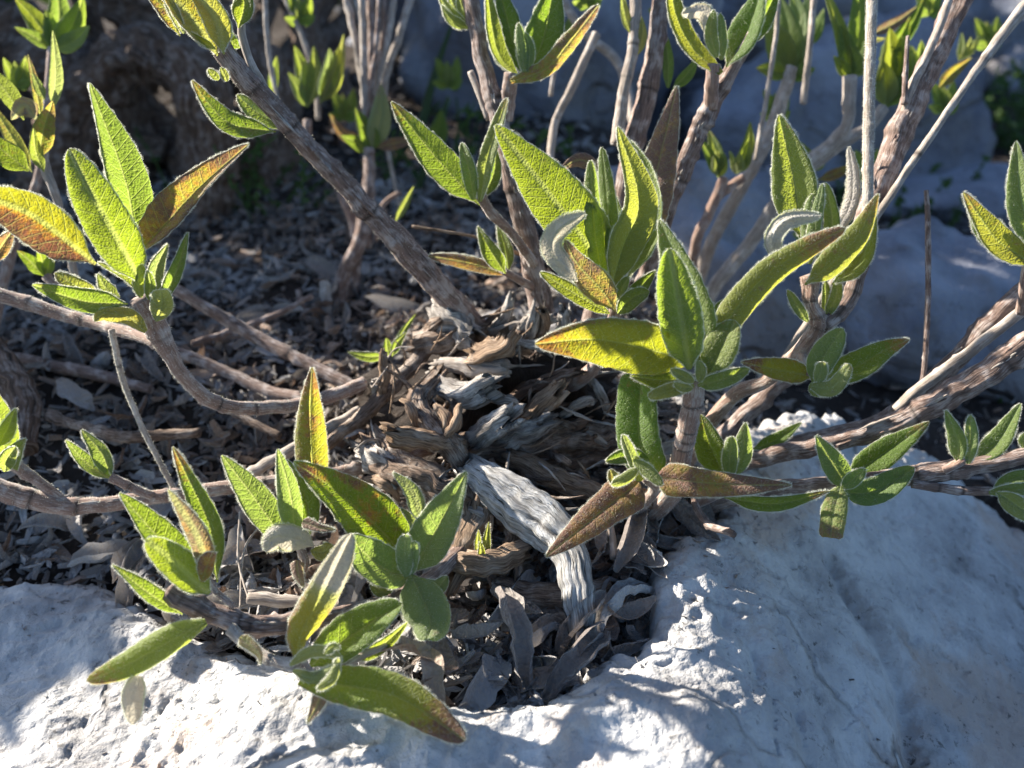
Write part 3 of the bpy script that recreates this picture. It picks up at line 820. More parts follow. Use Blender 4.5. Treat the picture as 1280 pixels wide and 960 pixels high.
for k in range(46):                                   # smaller broken stubs and splinters all over the base
    a = rs.uniform(0, 6.28); rad = rs.uniform(.1, 1) ** .6
    px = 622 + 170 * rad * math.cos(a); py = 520 + 130 * rad * math.sin(a)
    dep = 28.0 - 3.4 * (py - 400) / 300 + rs.uniform(-.7, .5)
    an = math.atan2(py - 540, px - 640) * .5 + rs.uniform(-.7, .7); ln = rs.uniform(26, 95)
    dx, dy = math.cos(an) * ln, math.sin(an) * ln * .7
    bend = rs.uniform(-5, 5)
    r0 = rs.uniform(2.2, 8) if k % 3 else rs.uniform(8, 15)
    mt = [M_WOOD, M_WOOD, M_TANWOOD, M_GREYWOOD, M_OLD, M_OLD, M_WOOD, M_DRIFT][rs.integers(8)]
    stub([(px - dx / 2, py - dy / 2, dep + rs.uniform(.2, 1.4)), (px, py + bend, dep), (px + dx / 2, py + dy / 2, dep + rs.uniform(-.6, .6))], [r0 * .8, r0, r0 * rs.uniform(.4, .9)], mt,
         name='dead_stub', loose=True, split=.5, hollow=rs.random() < .35, rough=.34, jag=rs.uniform(.6, 2.2))
for k in range(80):                                   # shaggy fibres and slivers of bark
    a = rs.uniform(0, 6.28); rad = rs.uniform(.1, 1.05) ** .6
    px = 622 + 175 * rad * math.cos(a); py = 525 + 135 * rad * math.sin(a)
    dep = 27.4 - 3.4 * (py - 400) / 300 + rs.uniform(-.7, .3)
    an = math.atan2(py - 540, px - 640) * .6 + rs.uniform(-.9, .9); ln = rs.uniform(30, 90)
    dx, dy = math.cos(an) * ln, math.sin(an) * ln * .7
    stub([(px - dx / 2, py - dy / 2, dep + rs.uniform(.1, .9)), (px + rs.uniform(-8, 8), py + rs.uniform(-12, 8), dep), (px + dx / 2, py + dy / 2, dep + rs.uniform(-.4, .6))], [1.2, rs.uniform(1.5, 3.6), .8],
         [M_WOOD, M_TANWOOD, M_GREYWOOD, M_PALE, M_TANWOOD][rs.integers(5)], name='bark_fibre', rough=.3, nseg=6, jag=2)
# loose curled strips of bark
for (x0, y0, x1, y1, w, d) in ((545, 505, 560, 560, 10, 25.2), (575, 505, 548, 565, 9, 25), (500, 500, 520, 540, 7, 25.6), (612, 500, 650, 512, 8, 26), (565, 640, 620, 660, 8, 24.6), (700, 520, 745, 500, 8, 26.6),
                               (520, 600, 560, 640, 9, 24.8), (455, 600, 500, 625, 9, 25), (640, 430, 690, 445, 8, 26.8), (730, 470, 760, 520, 8, 27), (705, 545, 770, 560, 8, 26.8), (590, 395, 560, 372, 8, 28)):
    stem(CORE, [(x0, y0, d), ((x0 + x1) / 2 + 6, (y0 + y1) / 2 - 6, d - .4), (x1, y1, d + .2)], [w * .4, w, w * .3], M_TANWOOD if w != 8 else M_GREYWOOD, 'bark_strip', rough=.5, groove=.5, step=3)

# bleached dead limb hanging over the pit
stem(SHRUB, [(592, 588, 25.0), (616, 604, 24.3), (655, 634, 23.8), (695, 666, 23.3), (716, 700, 22.8), (722, 745, 22.3), (726, 786, 22.1)], [20, 27, 31, 28, 22, 21, 17], M_DRIFT, 'dead_limb', rough=.12, nseg=64, groove=.12, fibre=.10, flat=.5, split=.95, jag=1.8, rscale=1.0, enddark=.9,
     label='thick bleached dead limb bending down over the litter', step=2)

# --- branch A, left
A = B_(SHRUB, [(178, 372, 22.4), (196, 412, 22.8), (228, 468, 23.4), (270, 504, 24.2), (330, 510, 25.2), (400, 500, 26.2), (455, 478, 27.2)], [19, 17, 11, 10.5, 10.5, 10, 10], M_STEM, nodes=(.12, .42, .55, .58, .68), fuzz=.5)
L(A, [(172, 318), (158, 225), (112, 104)], 31, (22.6, 22.2), roll=-18, fold=.48, c=(0, .1, .25), bow=.1, label='tall pointed green leaf with a bright woolly left edge')
L(A, [(176, 352), (128, 265), (86, 186)], 36, (22, 21.2), roll=8, fold=-.1, side=-1, c=(0, .25, .05), prof='blunt', bow=.2)
L(A, [(120, 330), (40, 268), (-48, 238)], 39, (21.4, 20.4), roll=14, fold=.22, side=-1, c=(.08, .75, .0), halfb=-.8, label='broad yellow leaf with a red-brown lower half at the left edge')
L(A, [(165, 325), (205, 280), (250, 232), (312, 180)], 25, (22.2, 22.2), roll=30, fold=.75, c=(.40, .5, .2), tipb=.35, edgeb=.2, spots=.3, bow=-.3, label='folded red-brown and yellow leaf with a brown tip')
L(A, [(160, 380), (105, 376), (40, 356)], 19, (22.2, 21.4), roll=-20, fold=.35, c=(0, .12, .15))
L(A, [(122, 366), (96, 358), (68, 341)], 13, (22.6, 22.4), fold=.22, c=(.15, .5, .3), prof='blunt')
L(A, [(182, 415), (160, 396), (128, 392), (118, 402)], 13, (22.2, 21.6), fold=-.5, c=(.1, .9, .35), prof='strap', tipcurl=-.2)
L(A, [(200, 382), (222, 335), (235, 290)], 11, (22.4, 22.3), fold=.5, c=(0, .1, .2))
L(A, [(192, 372), (196, 335), (210, 305)], 12, (22.7, 22.9), fold=.48, c=(0, .2, .7))
L(A, [(195, 402), (202, 380), (200, 362)], 17, (22.1, 21.6), fold=-.4, c=(0, .6, .5), prof='blunt', tipcurl=.3)
L(A, [(178, 368), (160, 345), (122, 328)], 8, (22.3, 21.9), fold=-.4, c=(0, .35, .2))
L(A, [(172, 355), (146, 322), (116, 300)], 9, (22.5, 22.3), fold=-.3, c=(0, .7, .6), prof='strap')
L(A, [(176, 372), (172, 350), (178, 330)], 9, (22, 21.8), fold=-.5, c=(0, .3, .3), prof='strap')
L(A, [(150, 372), (134, 362), (122, 342)], 11, (22.5, 22.4), fold=.36, c=(0, .3, .4))
L(A, [(186, 375), (188, 355), (184, 338)], 8, (22.1, 21.9), fold=.48, c=(0, .2, .3), prof='blunt')
B_(SHRUB, [(-25, 361, 25.2), (50, 384, 25.3), (110, 402, 25.1), (160, 416, 24.4), (212, 432, 23.4)], [11, 11, 10, 9, 8], M_STEM, nodes=(.2, .45, .7), fuzz=.4)
B_(SHRUB, [(210, 356, 29.5), (300, 410, 30), (380, 452, 29.4), (452, 488, 28.6)], [9, 10, 10, 10], M_BRANCH, nodes=(.3, .6))
B_(SHRUB, [(205, 432, 31), (290, 468, 30.4), (345, 492, 29.6), (420, 500, 28.6)], [8, 9, 9, 9], M_BRANCH)
B_(SHRUB, [(139, 412, 23.4), (152, 470, 23.8), (176, 530, 24.3), (205, 588, 24.8), (218, 612, 25)], [5, 4.2, 4.2, 3.6, 4], M_PALE, 'dry_stalk', nodes=(.2, .85), fuzz=.6)

# --- long left branch low over the litter
LB = B_(SHRUB, [(-40, 598, 23.6), (40, 624, 24), (95, 632, 24.2), (180, 624, 24.6), (260, 612, 25), (350, 602, 25.4), (430, 590, 26), (540, 560, 27)], [15, 14.5, 13, 11.5, 10.5, 10.5, 11, 11], M_STEM, nodes=(.09, .12, .215, .4, .6), fuzz=.6)
LB2 = B_(SHRUB, [(10, 575, 23.8), (40, 596, 23.9), (80, 626, 24.2)], [12, 8, 8], M_STEM, nodes=(.4, .7), fuzz=.6)
L(LB2, [(8, 585), (4, 540), (-8, 486)], 20, (23.8, 23.4), roll=-20, c=(0, .25, .2))
L(LB2, [(10, 582), (20, 565), (33, 548)], 15, (23.5, 23.2), roll=20, fold=.48, c=(.05, .3, .3), prof='wide')
L(LB2, [(6, 590), (10, 572), (20, 558)], 12, (23.3, 23), c=(0, .3, .4), prof='blunt')
L(LB2, [(-4, 560), (10, 535), (20, 510)], 12, (23.6, 23.4), c=(0, .35, .2))
LB3 = B_(SHRUB, [(138, 597, 24.2), (160, 607, 24.3), (190, 620, 24.5)], [7, 6.5, 7], M_STEM, nodes=(.4,), fuzz=.6)
L(LB3, [(141, 600), (110, 580), (82, 550)], 12, (24.2, 24), roll=-20, fold=.45, c=(0, .15, .3))
L(LB3, [(140, 598), (126, 566), (102, 537)], 13, (24.3, 24.2), roll=25, fold=.48, c=(0, .15, .35))

# --- branch B, lower left
B = B_(SHRUB, [(210, 738, 20.4), (235, 752, 20.5), (280, 774, 20.6), (335, 781, 20.8), (400, 774, 21.2), (450, 762, 21.7), (520, 735, 22.6), (585, 680, 24)], [14, 17, 16, 15.5, 15, 14, 13, 13], M_BRANCH, nodes=(.03, .09, .2, .23), rough=.16, nseg=20, groove=.3, step=2.5, label='knobbly brown branch with a blunt end above the rock')
L(B, [(256, 735), (205, 678), (149, 616)], 27, (20.6, 20.2), roll=-22, fold=.48, c=(0, .15, .12), label='green leaf with a bright white woolly left edge')
L(B, [(262, 742), (222, 705), (182, 674)], 25, (20.2, 19.7), roll=12, fold=-.15, side=-1, c=(0, .3, .05), prof='blunt')
L(B, [(262, 722), (246, 670), (210, 612)], 16, (20.3, 19.8), roll=-5, fold=.36, side=-1, c=(.75, .2, .55), rev=.5, label='pointed purple-brown leaf with a pale woolly rim')
L(B, [(252, 728), (262, 700), (268, 690)], 13, (20, 19.8), fold=-.5, c=(.5, .5, .2), prof='blunt')
L(B, [(272, 728), (262, 660), (236, 600), (216, 558)], 19, (20.9, 21), roll=20, fold=.3, c=(.05, .12, .12), tipb=.6)
L(B, [(228, 768), (185, 740), (140, 706)], 14, (20.6, 20), roll=-20, fold=.4, c=(0, .15, .15))
L(B, [(258, 778), (215, 800), (160, 830), (108, 851)], 23, (20, 19.2), roll=4, fold=-.35, rev=.5, c=(.02, .3, .3), tipb=.4, edgeb=.08, prof='strap', label='long rolled green leaf with an orange tip lying out over the rock')
B_(B, [(258, 722, 20.7), (270, 740, 20.7), (292, 758, 20.6)], [6, 5, 5], M_STEM, 'petiole', fuzz=.6)
C = B_(SHRUB, [(290, 786, 20.4), (318, 812, 20.1), (345, 826, 19.9), (372, 832, 19.7)], [10, 9, 9, 11], M_PALE, nodes=(.3, .62), rough=.25, fuzz=.4)
L(C, [(300, 795), (322, 815), (326, 832)], 9, (19.9, 19.7), fold=-.4, c=(.45, .4, .9), prof='wide', name='bract')

# --- shoot C, bottom centre
L(C, [(372, 822), (378, 790), (408, 735), (440, 667)], 25, (19.8, 19.5), roll=-12, fold=(-.7, .7), rev=.45, c=(.04, .7, (.2, 1.5)), edgeb=.5, tipb=.1, prof='strap', label='upright curled leaf with orange edges round a pale underside')
L(C, [(388, 832), (430, 800), (475, 770), (503, 755)], 32, (19.9, 20.3), roll=14, fold=.42, c=(0, .1, .15), prof='blunt')
L(C, [(362, 832), (388, 815), (418, 817), (424, 830)], 9, (19.4, 19), fold=-.5, c=(0, .55, .7), prof='strap', wav=.1)
L(C, [(366, 838), (392, 848), (418, 836), (422, 822)], 9, (19.3, 18.9), fold=-.5, c=(0, .5, .75), prof='strap', wav=.1)
L(C, [(424, 828), (414, 850), (396, 862)], 8, (19, 18.8), fold=-.5, c=(0, .5, .55), prof='strap')
L(C, [(405, 818), (418, 808), (425, 812)], 6, (18.9, 18.8), fold=.36, c=(0, .3, .5), prof='blunt')
L(C, [(374, 850), (430, 856), (500, 872), (582, 926)], 33, (19.4, 18.6), roll=10, fold=.22, c=(.05, .25, .1), tipb=.75, edgeb=.22, tipy=.7, prof='strap', label='long green leaf turning orange-brown at its tip, lowest in the photo')
L(C, [(440, 826), (480, 805), (510, 777)], 11, (20.3, 20.8), roll=-25, fold=.48, c=(0, .3, .2))
B_(C, [(430, 832, 20), (462, 815, 20.4), (500, 800, 20.9)], [5, 6, 4], M_PALE, 'dry_twig')
L(C, [(402, 868), (395, 885), (384, 905)], 11, (19.4, 19.1), fold=.48, c=(.9, .2, .6), prof='wide', name='bract')

# --- shoot D, centre left
D = B_(SHRUB, [(512, 716, 22), (520, 735, 22.2), (545, 720, 23), (580, 690, 24)], [8, 8, 8, 9], M_STEM, nodes=(.3,), fuzz=.5)
L(D, [(515, 710), (480, 665), (428, 618), (367, 577)], 42, (22.1, 21.4), roll=-12, fold=.26, c=(.12, .15, .02), spots=.34, prof='lan', label='large dark green leaf with orange blotches')
L(D, [(512, 718), (535, 680), (560, 635), (584, 589)], 33, (21.8, 21), roll=12, fold=.42, c=(0, .05, .5))
L(D, [(516, 722), (485, 712), (455, 690), (437, 668)], 31, (21.5, 20.9), roll=-6, fold=.42, c=(0, .05, .42), prof='blunt')
L(D, [(514, 718), (528, 745), (538, 775), (534, 800)], 36, (21.4, 20.4), roll=10, fold=-.15, c=(0, .12, .6), prof='blunt', tipcurl=.25, rev=.4, label='pale grey-green leaf with its tip rolled under')
L(D, [(520, 728), (545, 735), (560, 720)], 13, (21.7, 21.8), c=(0, .1, .6), prof='blunt')
L(D, [(508, 722), (506, 695), (507, 668)], 13, (21.2, 20.6), fold=-.5, c=(0, .1, .65), prof='strap')
L(D, [(512, 722), (516, 698), (518, 676)], 10, (21.4, 20.9), fold=-.3, c=(0, .05, .65), prof='strap')
L(D, [(528, 655), (516, 615), (491, 590)], 13, (23.5, 23.3), roll=10, fold=.4, side=-1, c=(0, .2, .7))
L(D, [(524, 662), (505, 645), (488, 634)], 11, (23.4, 23.1), fold=-.3, c=(0, .25, .5))
L(D, [(462, 728), (478, 740), (492, 732)], 9, (22, 22), c=(0, .3, .4), prof='blunt')

# --- shoot E, left of centre
E = B_(SHRUB, [(372, 678, 22.4), (382, 702, 22.2), (377, 722, 22.2), (392, 742, 22), (405, 765, 21.6)], [8, 6, 6, 6, 8], M_STEM, nodes=(.35,), fuzz=.6)
L(E, [(360, 682), (318, 622), (277, 569)], 24, (22.4, 21.9), roll=-14, fold=.48, c=(0, .1, .4))
L(E, [(372, 682), (364, 620), (347, 561)], 18, (22.1, 21.6), roll=-22, fold=-.25, c=(0, .1, .5))
L(E, [(388, 668), (380, 620), (358, 575)], 19, (22.7, 22.5), roll=30, fold=.22, c=(0, .05, .1))
L(E, [(350, 668), (348, 640), (353, 618)], 11, (22.6, 22.5), fold=.22, c=(.1, .1, .3))
L(E, [(398, 635), (390, 570), (388, 510), (390, 459)], 25, (23.4, 23), roll=-8, fold=-.3, c=(.16, .7, .15), spots=.3, tipb=.35, edgeb=.2, label='narrow upright yellow-brown speckled leaf')
L(E, [(392, 682), (372, 675), (345, 672), (332, 690)], 21, (22, 21.3), fold=-.35, side=1, c=(.12, .5, 1.5), prof='blunt', wav=.2, label='pale cream and brown drooping withered leaf')
L(E, [(388, 688), (405, 690), (415, 680)], 13, (22.2, 21.9), fold=-.3, c=(.1, .7, .4), prof='blunt')
L(E, [(372, 700), (372, 715), (380, 735)], 10, (21.8, 21.6), fold=-.4, c=(.6, .4, .7), prof='wide')
L(E, [(378, 652), (400, 660), (420, 662)], 8, (21.4, 21.2), fold=.4, c=(.95, 0, .5), prof='wide', label='small dry brown leaf scrap')

# --- shoots X below the big right shoot
X_ = B_(SHRUB, [(806, 596, 23), (818, 612, 23.5), (790, 640, 25), (740, 640, 26.4)], [8, 8, 9, 9], M_STEM, nodes=(.3,), fuzz=.4)
L(X_, [(822, 602), (800, 560), (796, 520), (800, 466)], 35, (23.4, 23), roll=14, fold=.22, c=(0, 0, .08), prof='cut', hair=.6)
L(X_, [(812, 575), (785, 570), (757, 577)], 12, (23.2, 22.9), c=(0, .05, .15), prof='blunt')
L(X_, [(798, 602), (760, 632), (720, 665), (682, 696)], 31, (22.6, 21.9), roll=-5, fold=-.12, c=(.58, .4, .15), tipb=.6, edgeb=.1, prof='wide', label='purple-brown leaf pointing down over the bleached limb')
L(X_, [(776, 608), (768, 598), (763, 586)], 9, (22.5, 22.4), c=(.3, .5, .4), prof='blunt')
L(X_, [(822, 596), (870, 602), (930, 606), (990, 606)], 24, (22.6, 21.6), roll=6, fold=-.12, c=(.5, .3, .2), tipb=.7, spots=.3, prof='wide', label='brownish purple leaf pointing right over the pale rock')
L(X_, [(802, 600), (790, 572), (778, 543)], 9, (22.3, 21.7), fold=-.4, c=(0, .3, .5), prof='strap')
L(X_, [(792, 575), (812, 590), (829, 607)], 10, (22, 21.7), fold=-.4, c=(0, .35, .4), prof='strap')
L(X_, [(798, 585), (780, 600), (764, 606)], 9, (22, 21.7), fold=-.4, c=(0, .4, .45), prof='strap')
L(X_, [(798, 602), (800, 585), (795, 570)], 12, (22.2, 22), fold=-.3, c=(0, .55, .3), prof='wide')
X2 = B_(SHRUB, [(908, 596, 24), (900, 615, 24.4), (870, 630, 25.6)], [8, 8, 8], M_STEM)
L(X2, [(905, 595), (888, 560), (876, 518)], 26, (24, 23.6), roll=15, fold=.22, c=(.05, .25, .05))
L(X2, [(918, 600), (928, 565), (932, 528)], 17, (23.6, 23.1), roll=-10, fold=-.3, c=(0, .15, .45))
L(X2, [(912, 600), (912, 570), (915, 545)], 12, (23.3, 22.9), fold=-.3, c=(0, .15, .45), prof='strap')
L(X2, [(905, 622), (970, 630), (1037, 614)], 12, (22.6, 22.2), roll=-10, fold=.36, c=(0, .2, .1), tipb=.6)
L(X2, [(905, 585), (920, 560), (928, 545)], 10, (24.2, 24.2), c=(0, .1, .2))

# --- big right shoot F
F = B_(SHRUB, [(870, 474, 21.4), (867, 498, 21.7), (862, 530, 22.2), (853, 565, 22.9), (845, 610, 24), (800, 650, 25.8), (745, 655, 27)], [11, 14, 15, 15, 15.5, 15, 14], M_STEM, nodes=(.07, .17, .21, .25), rough=.14, fuzz=.4, nseg=18, step=2.5)
L(F, [(872, 456), (815, 440), (745, 426), (669, 430)], 42, (21.6, 20.6), roll=24, fold=.16, c=(.06, .55, .05), tipb=.5, edgeb=.22, tipy=.3, label='broad glowing yellow-green leaf pointing left with a pale woolly rim')
L(F, [(878, 470), (862, 375), (824, 274)], 34, (21.6, 21.3), roll=24, fold=.3, c=(0, .2, .3))
L(F, [(862, 462), (850, 385), (837, 310)], 33, (21, 20.5), roll=6, fold=-.1, side=-1, c=(0, .15, .12), prof='blunt', rev=.5, label='upright leaf showing its ribbed underside')
L(F, [(884, 476), (905, 410), (955, 348), (1010, 310), (1057, 285)], 23, (21.2, 21.3), roll=-10, fold=-.3, c=(.08, .6, .25), tipb=.6, prof='strap', label='long arching yellow-green leaf with a brown tip')
L(F, [(888, 465), (900, 435), (918, 400)], 26, (21.1, 21.0), roll=20, fold=.22, c=(.1, .35, .35), prof='blunt')
L(F, [(872, 425), (910, 385), (962, 352)], 17, (22, 22.3), roll=-20, fold=.36, c=(0, .05, .2))
L(F, [(872, 482), (905, 474), (937, 461)], 13, (21, 20.8), roll=-10, c=(0, .2, .3), prof='blunt')
L(F, [(868, 482), (838, 488), (810, 496)], 11, (21.1, 20.8), fold=-.5, c=(0, .6, .4), prof='strap', tipcurl=.15)
L(F, [(872, 470), (830, 476), (788, 470)], 16, (21.7, 21.6), c=(0, .3, .1))
L(F, [(868, 478), (850, 468), (838, 462)], 8, (20.9, 20.7), c=(0, .4, .6), prof='blunt')
L(F, [(874, 478), (876, 462), (872, 450)], 8, (20.9, 20.7), c=(0, .4, .6), prof='blunt')
L(F, [(866, 486), (852, 484), (842, 478)], 7, (20.9, 20.7), c=(0, .5, .6), prof='blunt')

# --- shoot G, upper centre
Gs = B_(SHRUB, [(770, 380, 23.8), (762, 420, 24.6), (742, 460, 26), (700, 490, 28)], [10, 11, 11, 12], M_STEM, nodes=(.2,))
L(Gs, [(768, 365), (735, 310), (680, 235), (619, 156)], 46, (23.8, 22.9), roll=-16, fold=.22, side=-1, c=(.0, .3, .03), prof='lan', label='largest glowing green leaf at the top centre with a yellow vein net')
L(Gs, [(762, 368), (780, 310), (800, 250), (772, 158)], 26, (23.1, 22.6), roll=-30, fold=.35, c=(0, .55, .3), tipb=.1, label='upright wavy leaf with a woolly pale left face')
L(Gs, [(785, 350), (808, 290), (806, 220), (788, 175)], 27, (23.6, 23.4), roll=25, fold=.22, side=-1, c=(0, .25, .1))
L(Gs, [(758, 368), (744, 290), (738, 200)], 14, (23.3, 23.1), roll=-20, fold=-.3, c=(0, .15, .35), prof='strap')
L(Gs, [(765, 368), (760, 280), (752, 184)], 14, (23.5, 23.3), roll=20, fold=-.3, c=(0, .15, .3), prof='strap')
L(Gs, [(770, 360), (776, 300), (766, 240)], 12, (23.8, 23.6), roll=30, c=(0, .1, .2), prof='strap')
L(Gs, [(800, 330), (815, 240), (846, 107)], 31, (25, 25.6), roll=6, fold=-.15, c=(.72, .3, .4), tipb=.3, label='purple-brown leaf standing behind the green ones')
L(Gs, [(770, 390), (752, 362), (722, 330), (706, 300)], 24, (22.6, 22.1), roll=-10, fold=-.2, c=(.42, .6, .4), spots=.4, edgeb=-.1, label='withered brown and orange leaf in front of the green shoot')
L(Gs, [(722, 352), (690, 312), (700, 285), (732, 266)], 17, (22.3, 21.9), roll=-8, fold=-.3, side=-1, c=(.1, .4, 1.6), prof='blunt', wav=.2, label='whitish twisted dry leaf')
L(Gs, [(762, 392), (720, 368), (675, 340)], 12, (22.9, 22.6), fold=.36, c=(0, .4, .15), prof='blunt')
L(Gs, [(772, 392), (792, 372), (812, 364)], 14, (23, 22.9), fold=.36, c=(0, .2, .3), prof='blunt')
L(Gs, [(778, 385), (800, 360), (820, 338)], 13, (23.8, 23.8), c=(0, .1, .1))
L(Gs, [(770, 380), (778, 358), (786, 345)], 9, (23, 22.9), c=(0, .2, .35), prof='blunt')
L(Gs, [(752, 212), (725, 200), (700, 212)], 12, (26.5, 26.2), fold=-.3, c=(.95, .1, .4), hair=0)

# --- shoot H, upper right, with its tall dry stalk
H = B_(SHRUB, [(1012, 345, 22.4), (1015, 380, 22.5), (1022, 405, 22.6), (1000, 440, 22.9), (960, 474, 23.5), (912, 500, 24.2), (872, 556, 25.2), (832, 630, 26.2)], [16, 11, 12, 12, 11, 11, 11, 11], M_STEM, nodes=(.06, .115, .15, .3, .34), rough=.16, fuzz=.4, step=2.5, nseg=16)
B_(H, [(1078, 330, 22.9), (1058, 378, 22.8), (1030, 408, 22.6)], [11, 13, 13], M_BRANCH, 'side_branch', nodes=(.35, .6, .75), nseg=14)
B_(H, [(1090, -25, 22.9), (1088, 60, 22.8), (1085, 180, 22.8), (1084, 262, 22.8), (1070, 340, 22.9)], [8, 8, 8.2, 7.5, 7], M_PALE, 'dry_stalk', rough=.08, fuzz=1.2, label='tall straight pale dry stalk')
L(H, [(1002, 300), (992, 225), (974, 143)], 33, (22.6, 22.3), roll=8, fold=.42, c=(.03, .35, .25), tipb=.15, label='upright pointed green leaf with a bright yellow midrib')
L(H, [(1012, 330), (1018, 280), (1028, 229)], 10, (22.3, 22.1), fold=-.3, c=(0, .15, .5), prof='strap')
L(H, [(1008, 310), (1010, 275), (1016, 242)], 10, (22.4, 22.2), fold=-.3, c=(0, .15, .5), prof='strap')
L(H, [(1028, 325), (1040, 280), (1032, 228)], 12, (22.5, 22.3), fold=.36, c=(0, .15, .35), prof='strap')
L(H, [(978, 335), (966, 300), (985, 275), (1027, 270)], 15, (22, 21.7), roll=10, fold=-.3, side=-1, c=(.1, .4, 1.6), prof='blunt', label='whitish dry curled leaf edged with orange')
L(H, [(1006, 356), (1040, 330), (1075, 292), (1098, 242)], 22, (21.8, 21.5), roll=-12, fold=-.25, c=(.15, .5, .3), tipb=.3, tipy=.3, prof='lan')
L(H, [(1040, 356), (1075, 325), (1095, 258)], 18, (22.2, 22), roll=20, fold=.36, c=(.02, .4, .15))
L(H, [(1020, 340), (1036, 312), (1050, 286)], 12, (22.3, 22.1), c=(0, .1, .2))
L(H, [(1010, 402), (998, 385), (984, 362)], 8, (22.3, 22.1), c=(0, .2, .4), prof='strap')
L(H, [(1034, 395), (1045, 370), (1047, 345)], 9, (22.6, 22.4), fold=.48, c=(0, .3, .35), prof='strap')
L(H, [(1030, 395), (1033, 375), (1032, 350)], 7, (22.7, 22.6), c=(0, .2, .35), prof='strap')
L(H, [(1028, 310), (1060, 262), (1066, 225), (1061, 183)], 11, (23.2, 23.2), roll=10, fold=-.3, c=(.6, .1, 1.5), prof='strap', label='grey-brown withered leaf beside the tall dry stalk')
h2 = B_(H, [(1014, 470, 22.2), (1005, 455, 22.6), (1000, 440, 22.9)], [8, 8, 8], M_STEM, 'side_branch')
L(h2, [(1020, 470), (975, 462), (926, 453)], 19, (22.2, 21.9), roll=-14, fold=.3, c=(.1, .7, .05), tipb=.75, edgeb=.25, label='yellow leaf with a dark red tip pointing left')
L(h2, [(1020, 475), (1070, 458), (1108, 436), (1137, 424)], 22, (22.4, 22.2), roll=14, fold=.3, c=(.05, .2, .08), tipb=.55)
L(h2, [(1016, 478), (1030, 445), (1054, 410)], 21, (22, 21.7), roll=15, fold=.22, c=(0, .1, .5), prof='blunt')
L(h2, [(1020, 480), (1026, 465), (1028, 452)], 10, (21.6, 21.3), fold=-.4, c=(0, .2, .6), prof='blunt')
L(h2, [(1012, 482), (1040, 484), (1063, 455)], 13, (21.6, 21.2), fold=-.3, c=(0, .5, .6), prof='strap', tipcurl=.15)
L(h2, [(1014, 478), (1020, 488), (1042, 486)], 10, (21.8, 21.6), c=(0, .2, .4), prof='blunt')

# --- shoot I at the top
I = B_(SHRUB, [(583, -30, 27), (600, 60, 27), (618, 130, 27), (640, 220, 27), (662, 310, 27.4), (678, 392, 28)], [12, 13, 13.5, 15, 17, 19], M_BRANCH, nodes=(.35, .38, .62), groove=.25, nseg=18)
I2 = B_(I, [(640, 92, 26.4), (636, 120, 26.7), (632, 150, 27)], [12, 11, 11], M_STEM, 'side_branch', nodes=(.4,))
L(I2, [(650, 98), (622, 62), (608, -20)], 12, (26.4, 26.2), roll=-30, fold=.5, c=(0, .35, .2))
L(I2, [(640, 95), (620, 60), (612, 25)], 9, (26.6, 26.6), c=(0, .3, .2))
L(I2, [(652, 92), (638, 40), (622, -25)], 20, (26.8, 26.9), roll=-10, c=(0, .02, .08))
L(I2, [(660, 92), (680, 45), (695, -30)], 29, (26.6, 26.6), roll=10, c=(0, .02, .12))
L(I2, [(638, 102), (682, 86), (715, 50), (749, 6)], 14, (26.2, 26), roll=-10, fold=-.3, c=(.35, .5, .3), tipb=.6, prof='strap', label='brown-tipped leaf pointing up to the right at the top')
L(I2, [(655, 90), (652, 58), (648, 28)], 9, (26, 25.8), fold=-.3, c=(0, .05, .6), prof='strap')
L(I2, [(660, 90), (662, 62), (656, 40)], 8, (26, 25.8), fold=-.3, c=(0, .05, .5), prof='strap')
for k, (x0, y0, x1, y1) in enumerate(((590, 38, 545, -14), (588, 32, 560, -16), (590, 28, 575, -18), (586, 36, 552, 6))):
    L(I, [(x0, y0), ((x0 + x1) / 2 - 5, (y0 + y1) / 2 + 3), (x1, y1)], 8, (27.2, 27), fold=.48, c=(0, .3, .55))
B_(I, [(588, 90, 27.4), (598, 115, 27.3), (610, 150, 27.2)], [5, 5, 4], M_PALE, 'dry_twig')
J = B_(SHRUB, [(600, 244, 25.6), (612, 264, 25.8), (640, 292, 26.4), (668, 330, 27.2)], [8, 7.5, 7, 8], M_STEM, nodes=(.25,), fuzz=.4)
L(J, [(600, 256), (548, 200), (489, 127)], 25, (25.7, 25.4), roll=-14, fold=.42, c=(.04, .12, .15), tipb=.35)
L(J, [(592, 250), (586, 212), (577, 178)], 11, (25.4, 25.3), c=(0, .1, .45), prof='strap')
L(J, [(600, 252), (610, 195), (634, 122)], 12, (25.3, 25.1), roll=25, fold=.4, c=(0, .35, .45), tipb=.3, prof='strap')
L(J, [(604, 248), (618, 215), (620, 185)], 12, (25.7, 25.7), c=(0, .1, .2))
J2 = B_(SHRUB, [(628, 338, 26.4), (640, 345, 26.8), (668, 360, 27.6)], [6, 6, 7], M_STEM)
L(J2, [(632, 342), (612, 312), (597, 282)], 14, (26.3, 26), roll=14, fold=.36, c=(0, .2, .15))
L(J2, [(630, 342), (590, 330), (535, 320)], 11, (26.5, 26.6), fold=-.2, c=(.55, .4, .3), tipb=.4, prof='strap')
L(J2, [(636, 340), (632, 310), (622, 278)], 11, (26.9, 27), c=(0, .1, .3))

